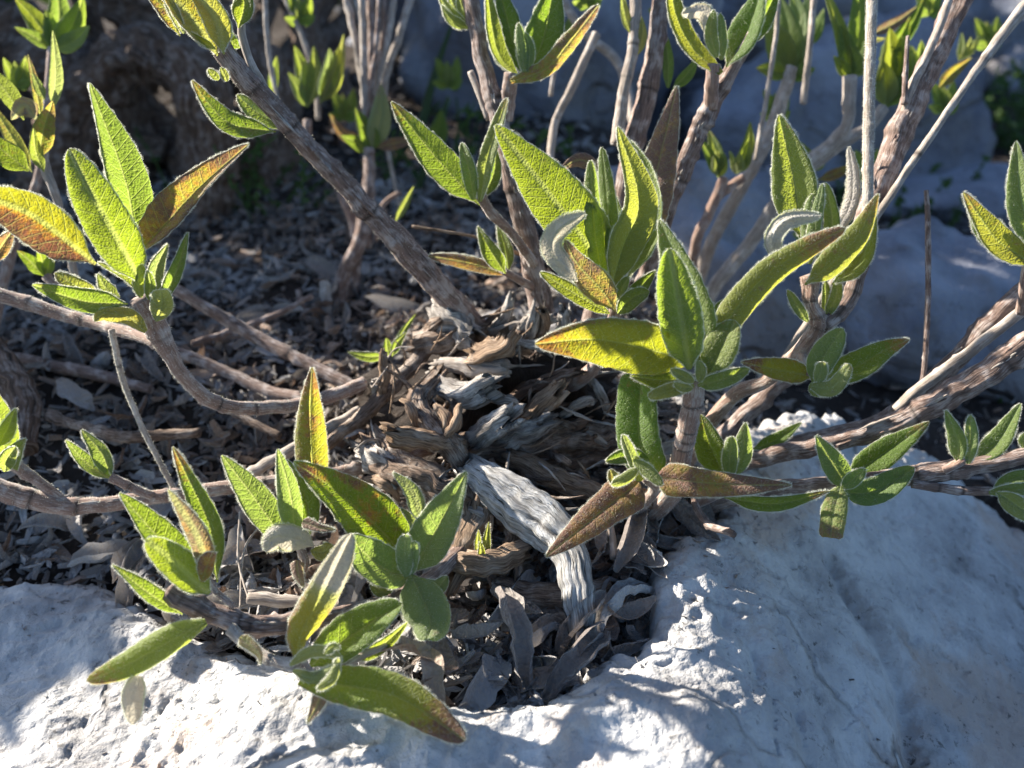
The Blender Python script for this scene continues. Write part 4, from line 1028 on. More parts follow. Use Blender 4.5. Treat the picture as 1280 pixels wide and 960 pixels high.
# --- shoot K and the paired stems at the top right of centre
K = B_(SHRUB, [(942, 40, 26.2), (915, 88, 26.3), (888, 135, 26.6), (855, 210, 27), (830, 275, 27.4), (795, 380, 28.6)], [8, 12, 15, 14, 13, 13], M_BRANCH, nodes=(.2, .3, .33, .52), groove=.25, nseg=16)
K2 = B_(K, [(892, 80, 25.9), (890, 105, 26.1), (888, 135, 26.5)], [11, 10, 11], M_STEM, 'side_branch', nodes=(.5, .8))
L(K2, [(902, 92), (868, 62), (846, 20), (838, -25)], 14, (25.8, 25.5), roll=-20, fold=.4, c=(0, .55, .15), prof='strap', label='bright yellow-green curved leaf at the top edge')
L(K2, [(908, 84), (932, 40), (955, -25)], 26, (26, 26), roll=14, c=(0, .03, .15))
L(K2, [(896, 72), (888, 40), (892, 12)], 10, (25.6, 25.4), fold=-.3, c=(0, .15, .5), prof='strap')
L(K2, [(902, 75), (902, 45), (900, 16)], 9, (25.7, 25.5), fold=-.3, c=(0, .1, .5), prof='strap')
L(K2, [(892, 52), (880, 16), (852, 18)], 13, (25.8, 25.5), fold=-.4, side=-1, c=(.5, .2, 1.5), prof='blunt', tipcurl=.2)
L(K2, [(915, 60), (950, 30), (975, -20)], 16, (26.6, 26.8), c=(0, .1, .1))
K3 = B_(SHRUB, [(830, -30, 29), (815, 90, 29), (795, 170, 29), (772, 270, 29), (735, 420, 29)], [12, 15, 16, 15, 15], M_BRANCH, nodes=(.3, .5), groove=.25)
K4 = B_(SHRUB, [(795, -30, 28.8), (792, 60, 28.7), (780, 110, 28.7), (772, 180, 28.8)], [9, 9, 9, 10], M_PALE, nodes=(.4, .6))
L(K3, [(835, 110), (835, 75), (830, 40)], 9, (29, 29), c=(0, .1, .3), prof='strap')
L(K3, [(840, 112), (862, 90), (872, 70)], 10, (29, 29), c=(0, .1, .2))
L(K4, [(790, 45), (782, 20), (776, -12)], 8, (28.6, 28.5), c=(0, .4, .5))
L(K4, [(795, 72), (803, 45), (802, 20)], 8, (28.6, 28.5), c=(0, .5, .6))

# --- long stem O from the top left with its leaves
O = B_(SHRUB, [(272, 52, 23.4), (300, 92, 23.8), (345, 140, 24.4), (400, 198, 25.2), (460, 262, 26), (520, 325, 26.8), (570, 382, 27.4), (600, 412, 28)], [15, 15, 14.5, 14.5, 17, 19, 17, 15], M_BRANCH, nodes=(.12, .24, .53), groove=.2, nseg=20, rough=.14, fuzz=.25, label='long brown stem slanting up to the top left with a bright lower edge')
L(O, [(272, 70), (245, 30), (195, -30)], 26, (23.2, 22.8), roll=-15, fold=.48, side=-1, c=(.15, .85, .2), edgeb=.35)
L(O, [(280, 68), (268, 20), (230, -25)], 20, (23, 22.6), fold=-.2, side=-1, c=(.05, .75, .3))
L(O, [(225, 45), (205, 10), (170, -28)], 12, (23.2, 23), fold=.36, c=(.25, .7, .2), edgeb=.3)
L(O, [(230, 42), (215, 10), (200, -20)], 8, (22.9, 22.8), c=(.1, .5, .9), prof='strap')
L(O, [(298, 35), (305, 5), (300, -30)], 16, (23.6, 23.6), roll=20, c=(0, .3, .1))
L(O, [(270, 62), (250, 50), (238, 40)], 6, (23, 22.9), c=(0, .3, .2))
L(O, [(274, 100), (268, 94), (260, 86)], 6, (23.4, 23.3), c=(0, .4, .3), prof='blunt')
L(O, [(284, 102), (280, 92), (276, 84)], 6, (23.4, 23.3), c=(0, .5, .4), prof='blunt')
L(O, [(300, 60), (288, 50), (284, 32)], 10, (23.7, 23.6), c=(0, .1, .1))
B_(O, [(300, -20, 23.8), (302, 40, 23.8), (312, 75, 23.9), (330, 110, 24.2)], [5, 6, 6.5, 7], M_PALE, 'side_branch')
L(O, [(345, 165), (290, 155), (262, 130), (240, 100)], 17, (24.6, 24.6), roll=-14, c=(.12, .12, .15), tipb=.35)
L(O, [(352, 158), (320, 140), (296, 118)], 13, (24.6, 24.7), roll=20, c=(0, .15, .35), prof='strap')

# --- branches running out to the right
RB1 = B_(SHRUB, [(1320, 325, 24.5), (1240, 402, 25), (1170, 474, 26), (1100, 530, 26.8), (980, 560, 27.6), (870, 600, 28)], [13, 15, 15, 15, 14, 14], M_BRANCH, nodes=(.2, .45))
RB2 = B_(SHRUB, [(1320, 402, 23.2), (1260, 448, 23.6), (1200, 486, 24), (1140, 518, 24.5), (1050, 552, 25.2), (940, 577, 26), (840, 630, 27)], [19, 20, 18, 16, 14.5, 13.5, 13], M_BRANCH, nodes=(.12, .35), groove=.35, nseg=20, rough=.16, label='thick right-hand branch with peeling sunlit bark')
B_(RB2, [(1290, 380, 24.2), (1225, 430, 24.6), (1150, 485, 25.2), (1120, 512, 25.6)], [9, 9, 9, 8], M_PALE, 'side_branch')
RB3 = B_(SHRUB, [(1320, 560, 22.2), (1240, 578, 22.6), (1160, 592, 23), (1060, 604, 23.8), (960, 612, 25), (870, 640, 26.4)], [12, 14, 15, 13, 12, 11], M_BRANCH, nodes=(.25, .33), groove=.2, nseg=16)
B_(RB3, [(1140, 604, 22.9), (1190, 612, 22.7), (1240, 614, 22.5)], [7, 7, 7], M_BRANCH, 'side_branch', nodes=(.3, .6))
Nn_ = B_(RB3, [(1206, 572, 22.4), (1200, 578, 22.5), (1180, 588, 22.7)], [7, 7, 7], M_STEM, 'side_branch')
L(RB3, [(1198, 582), (1196, 550), (1182, 512)], 13, (22.5, 22.2), roll=10, fold=.22, c=(.05, .15, .4), wav=.15)
L(RB3, [(1210, 580), (1214, 550), (1213, 518)], 10, (22.3, 22.1), c=(0, .1, .5), prof='strap')
L(RB3, [(1214, 578), (1245, 555), (1276, 504)], 17, (22.6, 22.7), roll=14, fold=.36, c=(.03, .15, .25))
L(RB3, [(1238, 616), (1270, 598), (1310, 590)], 12, (22.4, 22.2), c=(0, .2, .3))
L(RB3, [(1236, 616), (1275, 612), (1310, 606)], 10, (22.2, 22), c=(0, .3, .4), prof='strap')
L(RB3, [(1244, 614), (1275, 635), (1310, 662)], 16, (22, 21.5), c=(0, .5, .5), label='bright yellow-green leaf cut by the right edge')
L(RB3, [(1278, 560), (1282, 548), (1290, 538)], 9, (22.3, 22.2), c=(.1, .2, .4))
L(RB3, [(1062, 612), (1042, 580), (1020, 544)], 19, (23.2, 22.9), roll=-8, fold=.4, c=(0, .05, .4))
L(RB3, [(1056, 600), (1100, 570), (1162, 527)], 22, (24.2, 24), roll=14, fold=.22, c=(.08, .1, .05), tipb=.3)
L(RB3, [(1052, 616), (1095, 614), (1143, 584)], 21, (23, 22.8), roll=10, fold=.42, c=(0, .02, .3), prof='blunt')
L(RB3, [(1052, 610), (1068, 598), (1082, 586)], 11, (22.8, 22.6), c=(0, .05, .4), prof='blunt')
L(RB3, [(1056, 612), (1055, 590), (1042, 566)], 11, (23.3, 23.2), c=(0, .05, .4), prof='blunt')
L(RB3, [(1050, 608), (1042, 640), (1038, 672)], 19, (22.8, 22.2), roll=-6, fold=-.15, c=(.18, .35, .35), tipb=.4, prof='cut', label='short brownish leaf hanging down over the pale rock')
L(RB1, [(940, 562), (970, 550), (1002, 528)], 11, (26.6, 26.4), c=(0, .1, .1))
Lx = B_(SHRUB, [(1290, 325, 22), (1284, 350, 22.2), (1278, 390, 22.8)], [12, 11, 10], M_STEM)
L(Lx, [(1296, 334), (1250, 302), (1228, 275), (1204, 240)], 20, (21.8, 21.4), roll=-18, fold=.35, c=(.12, .65, .2), tipb=.3, label='folded yellow and orange leaf near the right edge')
L(Lx, [(1262, 305), (1235, 295), (1210, 250)], 13, (22, 21.8), roll=20, c=(0, .3, .15))
L(Lx, [(1296, 320), (1276, 250), (1270, 176)], 20, (21.8, 21.5), roll=10, c=(0, .2, .4))
L(Lx, [(1290, 335), (1310, 300), (1330, 280)], 16, (21.6, 21.2), c=(0, .2, .3))
BR = B_(SHRUB, [(1215, -30, 27), (1178, 50, 27), (1135, 145, 26.8), (1098, 235, 26.6), (1062, 330, 26.4), (1020, 430, 26.8), (930, 520, 27.6), (850, 590, 28.2)], [19, 19, 20, 18, 15, 13, 13, 13], M_BRANCH, nodes=(.25, .3), groove=.3, nseg=18, rough=.16)
B_(BR, [(1192, -15, 26.6), (1168, 50, 26.5), (1140, 110, 26.5), (1128, 150, 26.6)], [6, 6, 6, 5], M_PALE, 'side_branch')
B_(BR, [(1131, 130, 26.4), (1132, 90, 26.4), (1135, 45, 26.4)], [5, 4, 3], M_BRANCH, 'dry_twig')
B_(SHRUB, [(1300, -10, 26), (1268, 24, 26), (1205, 110, 26), (1140, 205, 26), (1092, 275, 26.2), (1030, 370, 26.8), (960, 480, 27.6), (860, 600, 28.4)], [8, 9, 6, 6, 6, 6, 7, 8], M_PALE, 'dry_stalk', nodes=(.05, .14, .33), rough=.12)
B_(SHRUB, [(1158, 238, 25.4), (1160, 285, 25.4), (1160, 370, 25.4), (1154, 470, 25.6), (1140, 520, 25.8)], [3.4, 4.2, 4.2, 4, 4], M_BRANCH, 'dry_twig', nodes=(.12,))
B_(SHRUB, [(515, 283, 27.2), (560, 290, 27.2), (600, 298, 27.4), (650, 318, 27.8)], [2.4, 2.2, 2.4, 3], M_TANWOOD, 'dry_twig')
B_(SHRUB, [(746, 42, 33), (716, 108, 33), (690, 172, 33), (690, 300, 31)], [7, 6.5, 6, 6], M_PALE, 'dry_stalk')
B_(SHRUB, [(690, -20, 36), (730, 40, 36), (780, 95, 36), (800, 250, 33)], [7, 7, 7, 7], M_PALE, 'dry_stalk')

# loose strips of bark peeling from the older stems
def peel(owner, pts, r, nstrip, seed):
    q = np.random.default_rng(seed); pts = np.asarray(pts, float)
    for k in range(nstrip):
        t0 = q.uniform(0, .8); t1 = t0 + q.uniform(.08, .2); off = q.uniform(-.75, .75) * r
        tt = np.linspace(0, 1, len(pts)); seg = []
        for i_, t_ in enumerate(np.linspace(t0, t1, 4)):
            x, y, d = (np.interp(t_, tt, pts[:, j]) for j in range(3))
            lift = (1.0 + (.55 if i_ in (0, 3) else 0) * q.uniform(0, 1.6)) * math.sqrt(max(.05, 1 - (off / r) ** 2))
            seg.append((x + off * .7, y + off * .7, d - r * d / FPX * 82 * lift / 100))
        stem(owner, seg, [.7, q.uniform(1.6, 3.6), q.uniform(1.4, 3), .6], [M_BRANCH, M_PALE, M_GREYWOOD][q.integers(3)], 'bark_strip', rough=.4, nseg=7, jag=1.5, step=4)


peel(O, [(300, 92, 23.8), (345, 140, 24.4), (400, 198, 25.2), (460, 262, 26), (520, 325, 26.8), (570, 382, 27.4)], 15, 11, 1)
peel(RB2, [(1300, 418, 23.3), (1260, 448, 23.6), (1200, 486, 24), (1140, 518, 24.5), (1050, 552, 25.2), (940, 577, 26)], 14, 10, 2)
peel(BR, [(1178, 50, 27), (1135, 145, 26.8), (1098, 235, 26.6), (1062, 330, 26.4)], 15, 8, 3)
peel(I, [(600, 60, 27), (618, 130, 27), (640, 220, 27), (662, 310, 27.4)], 12, 7, 4)
peel(K, [(888, 135, 26.6), (855, 210, 27), (830, 275, 27.4)], 11, 5, 5)
peel(B, [(245, 758, 20.5), (280, 774, 20.6), (335, 781, 20.8), (400, 774, 21.2), (450, 762, 21.7)], 13, 7, 6)
peel(RB1, [(1240, 402, 25), (1170, 474, 26), (1100, 530, 26.8)], 12, 5, 7)
peel(LB, [(0, 613, 23.8), (95, 632, 24.2), (180, 624, 24.6), (260, 612, 25), (430, 590, 26)], 9, 6, 8)


# ------------------------------------------------------------------ blurred shoots of the neighbouring shrubs
def shoot(parent, x, y, d, specs):
    for (dx, dy, w, yel, gr) in specs:
        L(parent, [(x, y), (x + dx * .55 - dy * .06, y + dy * .5 + dx * .06), (x + dx, y + dy)], w, (d, d - .3), roll=random.uniform(-25, 25), fold=random.uniform(-.1, .4), c=(random.choice([0, 0, .1]), yel, gr), hair=0)


S2 = empty('sage_shrub', P(860, 470, .40))
tag(S2, 'blurred sage shoots on pale stems behind the tall dry stalk, upper right', 'shrub')
s = B_(S2, [(906, 222, 33), (885, 270, 33.4), (868, 315, 34), (850, 480, 40)], [8, 8, 8, 9], M_STEM)
shoot(s, 898, 222, 33, ((-12, -60, 13, .3, .3), (-22, -48, 9, .1, .2), (-4, -36, 11, .4, .5), (8, -30, 8, .3, .3)))
shoot(s, 920, 218, 33, ((18, -66, 11, .3, .2), (16, -42, 11, .3, .3), (4, -28, 9, .5, .6), (-8, -30, 7, .5, .5)))
B_(S2, [(930, 222, 33.2), (915, 232, 33.3), (898, 245, 33.4)], [7, 7, 7], M_STEM, 'side_branch')
s = B_(S2, [(990, 85, 35), (965, 160, 35), (935, 220, 35), (880, 330, 37), (855, 480, 40)], [10, 11, 10, 10, 10], M_PALE)
shoot(s, 985, 95, 35, ((-30, -75, 22, .4, .3), (-10, -100, 22, .2, .4), (20, -80, 14, .1, .8), (14, -30, 14, .2, .3), (-40, -10, 14, .2, .2), (34, -10, 12, .1, .2)))
shoot(s, 1000, 60, 35.5, ((-10, -70, 16, .1, .6), (10, -70, 14, .05, .8), (30, -50, 12, .1, .3)))
s = B_(S2, [(1062, 95, 33), (1060, 150, 33.2), (1045, 175, 33.6), (1000, 215, 34), (940, 300, 35), (880, 380, 36), (855, 470, 40)], [11, 9, 11, 11, 11, 11, 11], M_PALE, nodes=(.25,))
shoot(s, 1062, 100, 33, ((-34, -120, 11, .4, .2), (10, -125, 20, .1, .2), (-12, -70, 16, .15, .2), (30, -60, 14, .5, .6), (-20, -30, 10, .3, .2), (0, -45, 18, .3, .2)))
s = B_(S2, [(1105, 135, 34), (1085, 160, 34), (1050, 180, 34), (1010, 210, 34.2)], [9, 9, 10, 10], M_PALE)
shoot(s, 1108, 135, 34, ((4, -100, 26, .45, .1), (20, -90, 22, .3, .1), (-6, -60, 18, .5, .4), (30, -60, 14, .2, .2)))
shoot(s, 1098, 75, 34.4, ((60, -85, 12, 0, .05), (40, -55, 14, .1, .1)))
L(s, [(1085, 45), (1120, 28), (1147, 8)], 9, (34, 34), c=(.9, .1, .4), hair=0)
L(s, [(1055, 62), (1080, 52), (1108, 48)], 7, (33.4, 33.2), c=(.1, .8, .6), hair=0)
L(s, [(1172, 112), (1190, 92), (1215, 72)], 10, (34.5, 34.5), c=(.35, .9, .2), hair=0)
shoot(s, 1198, 76, 38, ((4, -36, 6, .5, .4), (16, -30, 6, .6, .5), (28, -34, 6, .5, .4), (10, -20, 7, .4, .3)))
L(s, [(1022, 225), (1050, 215), (1070, 205)], 9, (34, 34), c=(.5, .6, .1), hair=0)
shoot(s, 1015, 215, 34.5, ((-20, -40, 12, .4, .3), (14, -30, 10, .5, .4)))

S3 = empty('sage_shrub', P(452, 430, .38))
tag(S3, 'blurred leafy shoots and pale dead stems behind the long slanting stem, upper left of centre', 'shrub')
s = B_(S3, [(462, 185, 37), (460, 240, 37), (450, 300, 37), (428, 350, 37.4), (418, 440, 38)], [8, 10, 11, 11, 12], M_BRANCH, nodes=(.3,))
shoot(s, 466, 190, 37, ((-22, -55, 14, .1, .15), (10, -85, 18, .5, .9), (-40, -20, 12, .1, .15), (-8, -40, 14, .2, .2)))
L(s, [(470, 185), (500, 178), (520, 174)], 10, (37, 37), c=(.8, .2, .3), hair=0)
L(s, [(462, 180), (430, 168), (412, 142)], 10, (37.2, 37), c=(.7, .2, .3), hair=0)
s = B_(S3, [(384, 150, 38), (388, 185, 38), (415, 220, 38), (445, 300, 38), (430, 440, 38.4)], [7, 7, 8, 9, 9], M_BRANCH)
shoot(s, 384, 135, 37.6, ((-16, -78, 14, .25, .25), (8, -78, 13, .35, .3), (-4, -60, 15, .2, .5), (-24, -45, 11, .2, .4)))
shoot(s, 400, 130, 37.4, ((24, -72, 14, .5, .3), (12, -70, 13, .1, .7), (30, -88, 10, .7, .5)))
L(s, [(340, 120), (342, 92), (346, 70)], 8, (38, 38), c=(0, .2, .2), hair=0)
B_(S3, [(470, 300, 38), (478, 258, 38.4), (500, 240, 38.6)], [4, 4, 4], M_STEM, 'side_branch')
L(S3, [(494, 278), (505, 258), (518, 232)], 7, (34, 34), c=(0, .4, .4), hair=0)
L(S3, [(535, 190), (548, 165), (552, 138)], 16, (46, 46), c=(0, .1, .1), hair=0)
for x0, xm, x1, y1, d, r_, mt in ((428, 446, 458, 130, 38.5, 5, M_PALE), (451, 455, 460, 200, 37.5, 4.5, M_PALE), (463, 464, 462, 230, 38, 5, M_BRANCH), (497, 484, 468, 120, 38.2, 4, M_PALE),
                                  (520, 500, 484, 90, 39, 5, M_PALE), (484, 480, 476, 70, 39.5, 3.5, M_BRANCH), (476, 470, 461, 130, 37, 3, M_BRANCH)):
    B_(S3, [(x0, -30, d), (xm, y1 * .45, d - .3), (x1, y1, d), (460 + (x1 - 460) * .4, y1 + 80, d + .3)], [r_, r_ * .9, r_, r_ * .8], mt, 'dead_stem', rough=.25, rscale=1.0)
B_(S3, [(405, 352, 36), (410, 400, 36.4), (416, 450, 37)], [8, 9, 9], M_DRIFT, 'dead_stem')
B_(S3, [(372, 362, 36), (385, 400, 36), (425, 445, 36.6)], [4, 5, 5], M_BRANCH, 'dry_twig')

S4 = empty('sage_shrub', P(-10, 420, .33))
tag(S4, 'blurred leafy shoots at the left edge above the broad yellow leaf', 'shrub')
s = B_(S4, [(66, 60, 33), (60, 120, 33), (48, 220, 33), (10, 330, 33), (-10, 420, 33)], [7, 7, 7, 8, 8], M_STEM)
shoot(s, 66, 62, 33, ((-48, -66, 17, .35, .1), (4, -85, 19, .05, .3), (38, -66, 18, .15, .2), (-48, -28, 10, .1, .3), (46, -30, 14, .2, .5), (-10, -50, 13, .1, .2)))
s = B_(S4, [(52, 180, 28), (58, 215, 28), (70, 245, 28), (90, 330, 29), (100, 390, 30)], [9, 7, 6, 6, 6], M_PALE)
L(s, [(66, 140), (70, 90), (66, 38)], 10, (28, 27.8), roll=-20, fold=.3, c=(0, .3, .75), hair=0)
L(s, [(52, 150), (44, 105), (35, 68)], 7, (28.2, 28.2), c=(.3, .5, .4), hair=0)
L(s, [(30, 150), (5, 110), (-30, 75)], 15, (27.6, 27.4), roll=-20, fold=.3, c=(0, .3, .3), hair=0)
L(s, [(48, 200), (54, 165), (66, 126)], 17, (27.4, 27.2), c=(.3, .5, .25), hair=0)
L(s, [(36, 214), (12, 195), (-25, 165)], 20, (27.4, 27.2), c=(.12, .2, .1), hair=0)
L(s, [(46, 150), (30, 132), (14, 150)], 15, (27.6, 27.3), fold=-.3, side=-1, c=(.7, .2, .8), hair=0)
L(s, [(56, 125), (48, 108), (40, 90)], 8, (28, 28), c=(0, .2, .6), hair=0)
L(s, [(40, 215), (20, 180), (-10, 130)], 12, (28.2, 28.2), c=(.2, .6, .4), hair=0)
L(s, [(55, 215), (45, 190), (42, 160)], 10, (27.2, 27), c=(0, .3, .3), hair=0)
s = B_(S4, [(58, 345, 29), (75, 365, 29), (100, 388, 29.5)], [7, 7, 7], M_STEM)
shoot(s, 55, 345, 29, ((-34, -32, 11, .1, .1), (-8, -38, 10, .2, .1), (8, -30, 9, .2, .2)))
L(S4, [(-10, 328), (4, 305), (18, 286)], 13, (22, 21.8), c=(.6, .5, .3))

for pts, r in ((((330, -30, 36), (335, 60, 36), (348, 130, 36)), [4, 4, 3]), (((345, -30, 40), (390, 80, 40), (398, 150, 40)), [4, 4, 4]), (((705, -30, 34), (700, 40, 34), (688, 120, 34)), [3, 3.5, 3.5]),
               (((975, -30, 32), (968, 60, 32.4), (945, 200, 33)), [3.5, 3.5, 4]), (((1020, -30, 33), (1012, 60, 33), (1004, 130, 33.5)), [5, 5, 5]), (((440, -20, 42), (470, 120, 42), (500, 260, 42)), [3, 3, 3])):
    B_(S2 if pts[0][0] > 600 else S3, pts, r, M_PALE, 'dry_stalk', rough=.15)
for x, y, d in ((970, 150, 36), (1085, 225, 38), (1180, 140, 40), (960, 20, 38), (1140, 90, 36), (830, 20, 38), (700, 60, 40), (430, 150, 42), (1010, 300, 38), (375, 30, 40), (735, 10, 34), (1160, 20, 36), (1235, 60, 42), (560, 110, 44), (20, 110, 34)):
    shoot(S2 if x > 600 else (S3 if x > 100 else S4), x, y, d, ((-16, -38, 10, .2, .2), (12, -40, 10, .2, .2), (-2, -34, 9, .3, .4), (18, -12, 8, .1, .2), (-20, -8, 8, .1, .2)))

# ------------------------------------------------------------------ old gnarled shrub in the shade behind
OLD = empty('gnarled_shrub', G(200, 330, 0))
tag(OLD, 'dark gnarled old trunk curling round a hollow in the shade, upper left', 'shrub')
for pts, r in ((((40, 330, 44), (70, 230, 43), (110, 120, 42), (180, 70, 41), (240, 95, 40), (262, 170, 40), (255, 260, 41), (225, 340, 42)), [40, 40, 36, 30, 30, 28, 30, 36]),
               (((-40, 40, 44), (50, 60, 44), (120, 110, 43), (150, 190, 44), (160, 330, 45)), [44, 40, 36, 40, 48]),
               (((120, -60, 46), (180, 10, 45), (270, 30, 44), (330, 110, 44), (330, 220, 44), (300, 330, 44)), [50, 40, 36, 36, 30, 40]),
               (((-60, 160, 46), (20, 150, 46), (80, 230, 46), (90, 340, 46)), [30, 34, 38, 48]),
               (((200, 40, 44), (150, 60, 43), (130, 120, 43), (150, 170, 43), (205, 190, 43.5)), [16, 18, 16, 14, 12]),
               (((360, -40, 48), (385, 60, 48), (350, 160, 47), (370, 320, 46)), [20, 16, 18, 24]),
               (((420, -40, 50), (380, 40, 50), (430, 120, 50), (440, 330, 48)), [10, 10, 10, 12])):
    stem(OLD, [(a, b, c * 1.12) for a, b, c in pts], r, M_OLD, 'limb', rough=.22, nseg=22, groove=.4, step=5, rscale=1.15)

# unseen leaf canopy, added above the frame to shade the ground behind
HS = np.array([SUN_DIR[0], SUN_DIR[1]]) / math.cos(SUN_EL); US = np.array([-HS[1] * -1, -HS[0]])
rc = np.random.default_rng(404)
nl = 3300
uu_ = rc.uniform(.15, .95, nl); hh_ = rc.uniform(.36, .62, nl)
vmax = np.where(uu_ < .32, .075, .075 + (uu_ - .32) * .7); vv_ = -.16 + (np.minimum(vmax, .26) + .16) * rc.random(nl)
zz_ = (vv_ + math.sin(SUN_EL) * hh_) / math.cos(SUN_EL)
na = 800  # lower leaves added to throw shade on the trunk
uu_ = np.concatenate([uu_, rc.uniform(-.14, .16, na)]); hh_ = np.concatenate([hh_, rc.uniform(.42, .6, na)]); vv_ = np.concatenate([vv_, rc.uniform(-.2, -.06, na)])
zz_ = (vv_ + math.sin(SUN_EL) * hh_) / math.cos(SUN_EL)
pc = np.column_stack([hh_ * HS[0] + uu_ * US[0], hh_ * HS[1] + uu_ * US[1], zz_])
keep_ = pc[:, 2] > np.where(pc[:, 0] < -.33, .0, .085 - .05 * (pc[:, 1] > .5))
pc = pc[keep_]; nl = len(pc)
dr = nrm(rc.normal(0, 1, (nl, 3)) + [0, 0, .5]); sd_ = nrm(np.cross(dr, rc.normal(0, 1, (nl, 3))))
ll = rc.uniform(.03, .055, (nl, 1)); ww = ll * .22
vv = np.stack([pc, pc + dr * ll * .45 + sd_ * ww, pc + dr * ll, pc + dr * ll * .45 - sd_ * ww], 1).reshape(-1, 3)
og = ORIG[OLD.name]
ag = np.zeros((len(vv), 4)); ag[:, 0] = np.repeat(rc.random(nl), 4)
shade_canopy = link('shade_canopy', make_mesh('shade_canopy', vv - og, np.arange(nl * 4).reshape(-1, 4), None, (M_WEED,), None, ag, smooth=False), OLD, og)
shade_canopy['kind'] = 'stuff'
for k in range(5):  # limbs added to carry the unseen shade canopy
    u_ = .2 + .16 * k; e_ = HS * .48 + US * u_
    p_ = np.array([[og[0] - .02, og[1] + .12 + .03 * k, .0], [(og[0] + e_[0]) / 2 - .03, (og[1] + e_[1]) / 2 + .1, .05], [e_[0], e_[1], .22]])
    cc = spline(p_, 24)
    me, o_ = tube_mesh('limb', cc, np.linspace(.012, .004, 24), M_OLD, 10, .2, (), 900 + k)
    link('limb', me, OLD, o_)

# ------------------------------------------------------------------ dead leaves, twigs, weeds
def dead_leaf_mesh(k, mat):
    r = np.random.default_rng(500 + k)
    nu, nv = 16, 7
    ln = r.uniform(.013, .028); w = ln * r.uniform(.15, .24)
    u = np.linspace(0, 1, nu); bend = r.uniform(.8, 2.8) * r.choice([-1, 1]); roll = r.uniform(1.6, 5.0); tw = r.uniform(-1.4, 1.4)
    ang = bend * (u - .5); dx = np.cos(ang) * ln / nu; dz = np.sin(ang) * ln / nu
    cx = np.cumsum(dx); cz = np.cumsum(dz); cx -= cx.mean(); cz -= cz.min()
    pr = np.array(PROF[['lan', 'blunt', 'strap'][k % 3]]); W = np.interp(u, pr[:, 0], pr[:, 1]) * w
    V = np.zeros((nu, nv, 3)); uv = np.zeros((nu, nv, 2))
    for j, v in enumerate(np.linspace(-1, 1, nv)):
        a = v * roll * .5
        rad = W / (roll * .5)
        y = rad * np.sin(a); h = rad * (1 - np.cos(a))
        t = tw * (u - .5)
        y2 = y * np.cos(t) - h * np.sin(t); h2 = y * np.sin(t) + h * np.cos(t)
        V[:, j] = np.stack([cx - np.sin(ang) * h2, y2, cz + np.cos(ang) * h2], -1)
        uv[:, j] = np.stack([v * W * 100, u * ln * 100], -1)
    V += .0006 * fbm(V * 300 + k, 2, k)[..., None]
    idx = np.arange(nu * nv).reshape(nu, nv)
    q = np.stack([idx[:-1, :-1], idx[:-1, 1:], idx[1:, 1:], idx[1:, :-1]], -1).reshape(-1, 4)
    return make_mesh('dead_leaf', V.reshape(-1, 3), q, None, (mat,), uv.reshape(-1, 2))


DL = [dead_leaf_mesh(k, M_DEADB if k % 5 in (2, 3) else M_DEAD) for k in range(16)]


def scatter_dead(n, regs, label, group, lift=(.0, .006), sc=(.8, 1.25), seed=1):
    r = np.random.default_rng(seed); m = 0; tries = 0
    while m < n and tries < 9000:
        tries += 1
        x0, y0, x1, y1 = regs[r.integers(len(regs))]
        g = G(r.uniform(x0, x1), r.uniform(y0, y1), -.004)
        xy = np.array([[g[0]]]), np.array([[g[1]]])
        if poly_sd(*xy, ROCK_POLY)[0, 0] > -.002: continue
        z = float(soil_z(*xy)[0, 0])
        o = link('dead_leaf', DL[r.integers(len(DL))], None, (g[0], g[1], z + r.uniform(*lift)))
        o.rotation_euler = (r.uniform(-.7, .7), r.uniform(-.7, .7), r.uniform(0, 6.28))
        k = r.uniform(*sc); o.scale = (k, k, k)
        tag(o, label, 'dead leaf', group); m += 1


scatter_dead(90, ((-60, 400, 440, 600), (-40, 420, 330, 560)), 'dry curled grey leaf in the shaded litter behind the low left branch', 'dead leaves in the litter behind the low left branch', seed=1, sc=(.65, 1.05))
scatter_dead(66, ((-60, 610, 420, 740), (200, 640, 480, 780)), 'dry curled grey leaf in the litter between the low left branch and the rock', 'dead leaves in the litter between branch and rock', seed=2)
scatter_dead(116, ((480, 690, 860, 860), (560, 680, 900, 800), (800, 600, 920, 700)), 'dry curled grey-brown leaf in the hollow below the bleached limb', 'dead leaves in the hollow below the bleached limb', lift=(.0, .013), sc=(.7, 1.15), seed=3)
scatter_dead(22, ((230, 310, 560, 410),), 'dry brownish leaf in the dark litter left of the slanting stem', 'dead leaves on the dark ground behind', seed=4)

# fine litter between the leaves that nobody could count
rl = np.random.default_rng(8)
nb_ = 27000
gx_ = np.concatenate([rl.uniform(-.34, .06, nb_ // 2), rl.normal(0, .07, nb_ // 4), rl.uniform(-.3, .3, nb_ - nb_ // 2 - nb_ // 4)])
gy_ = np.concatenate([rl.uniform(-.09, .28, nb_ // 2), rl.normal(-.03, .05, nb_ // 4), rl.uniform(-.05, .5, nb_ - nb_ // 2 - nb_ // 4)])
ok_ = poly_sd(gx_, gy_, ROCK_POLY) < -.0005
gx_, gy_ = gx_[ok_], gy_[ok_]; nb_ = len(gx_)
hz_ = soil_z(gx_, gy_) + rl.uniform(.0002, .0045, nb_)
ex_ = rl.uniform(-.2, .1, 60000); ey_ = rl.uniform(-.16, .05, 60000); es_ = poly_sd(ex_, ey_, ROCK_POLY)   # crumbs spilt onto the rock
sel_ = (es_ > .004) & (es_ < .06) & (rl.random(60000) < .16 * np.exp(-es_ / .007) + .004); ex_, ey_ = ex_[sel_], ey_[sel_]
gx_ = np.concatenate([gx_, ex_]); gy_ = np.concatenate([gy_, ey_]); hz_ = np.concatenate([hz_, rock_top(ex_, ey_) - .0003]); nr_ = len(ex_)
nb_ = len(gx_)
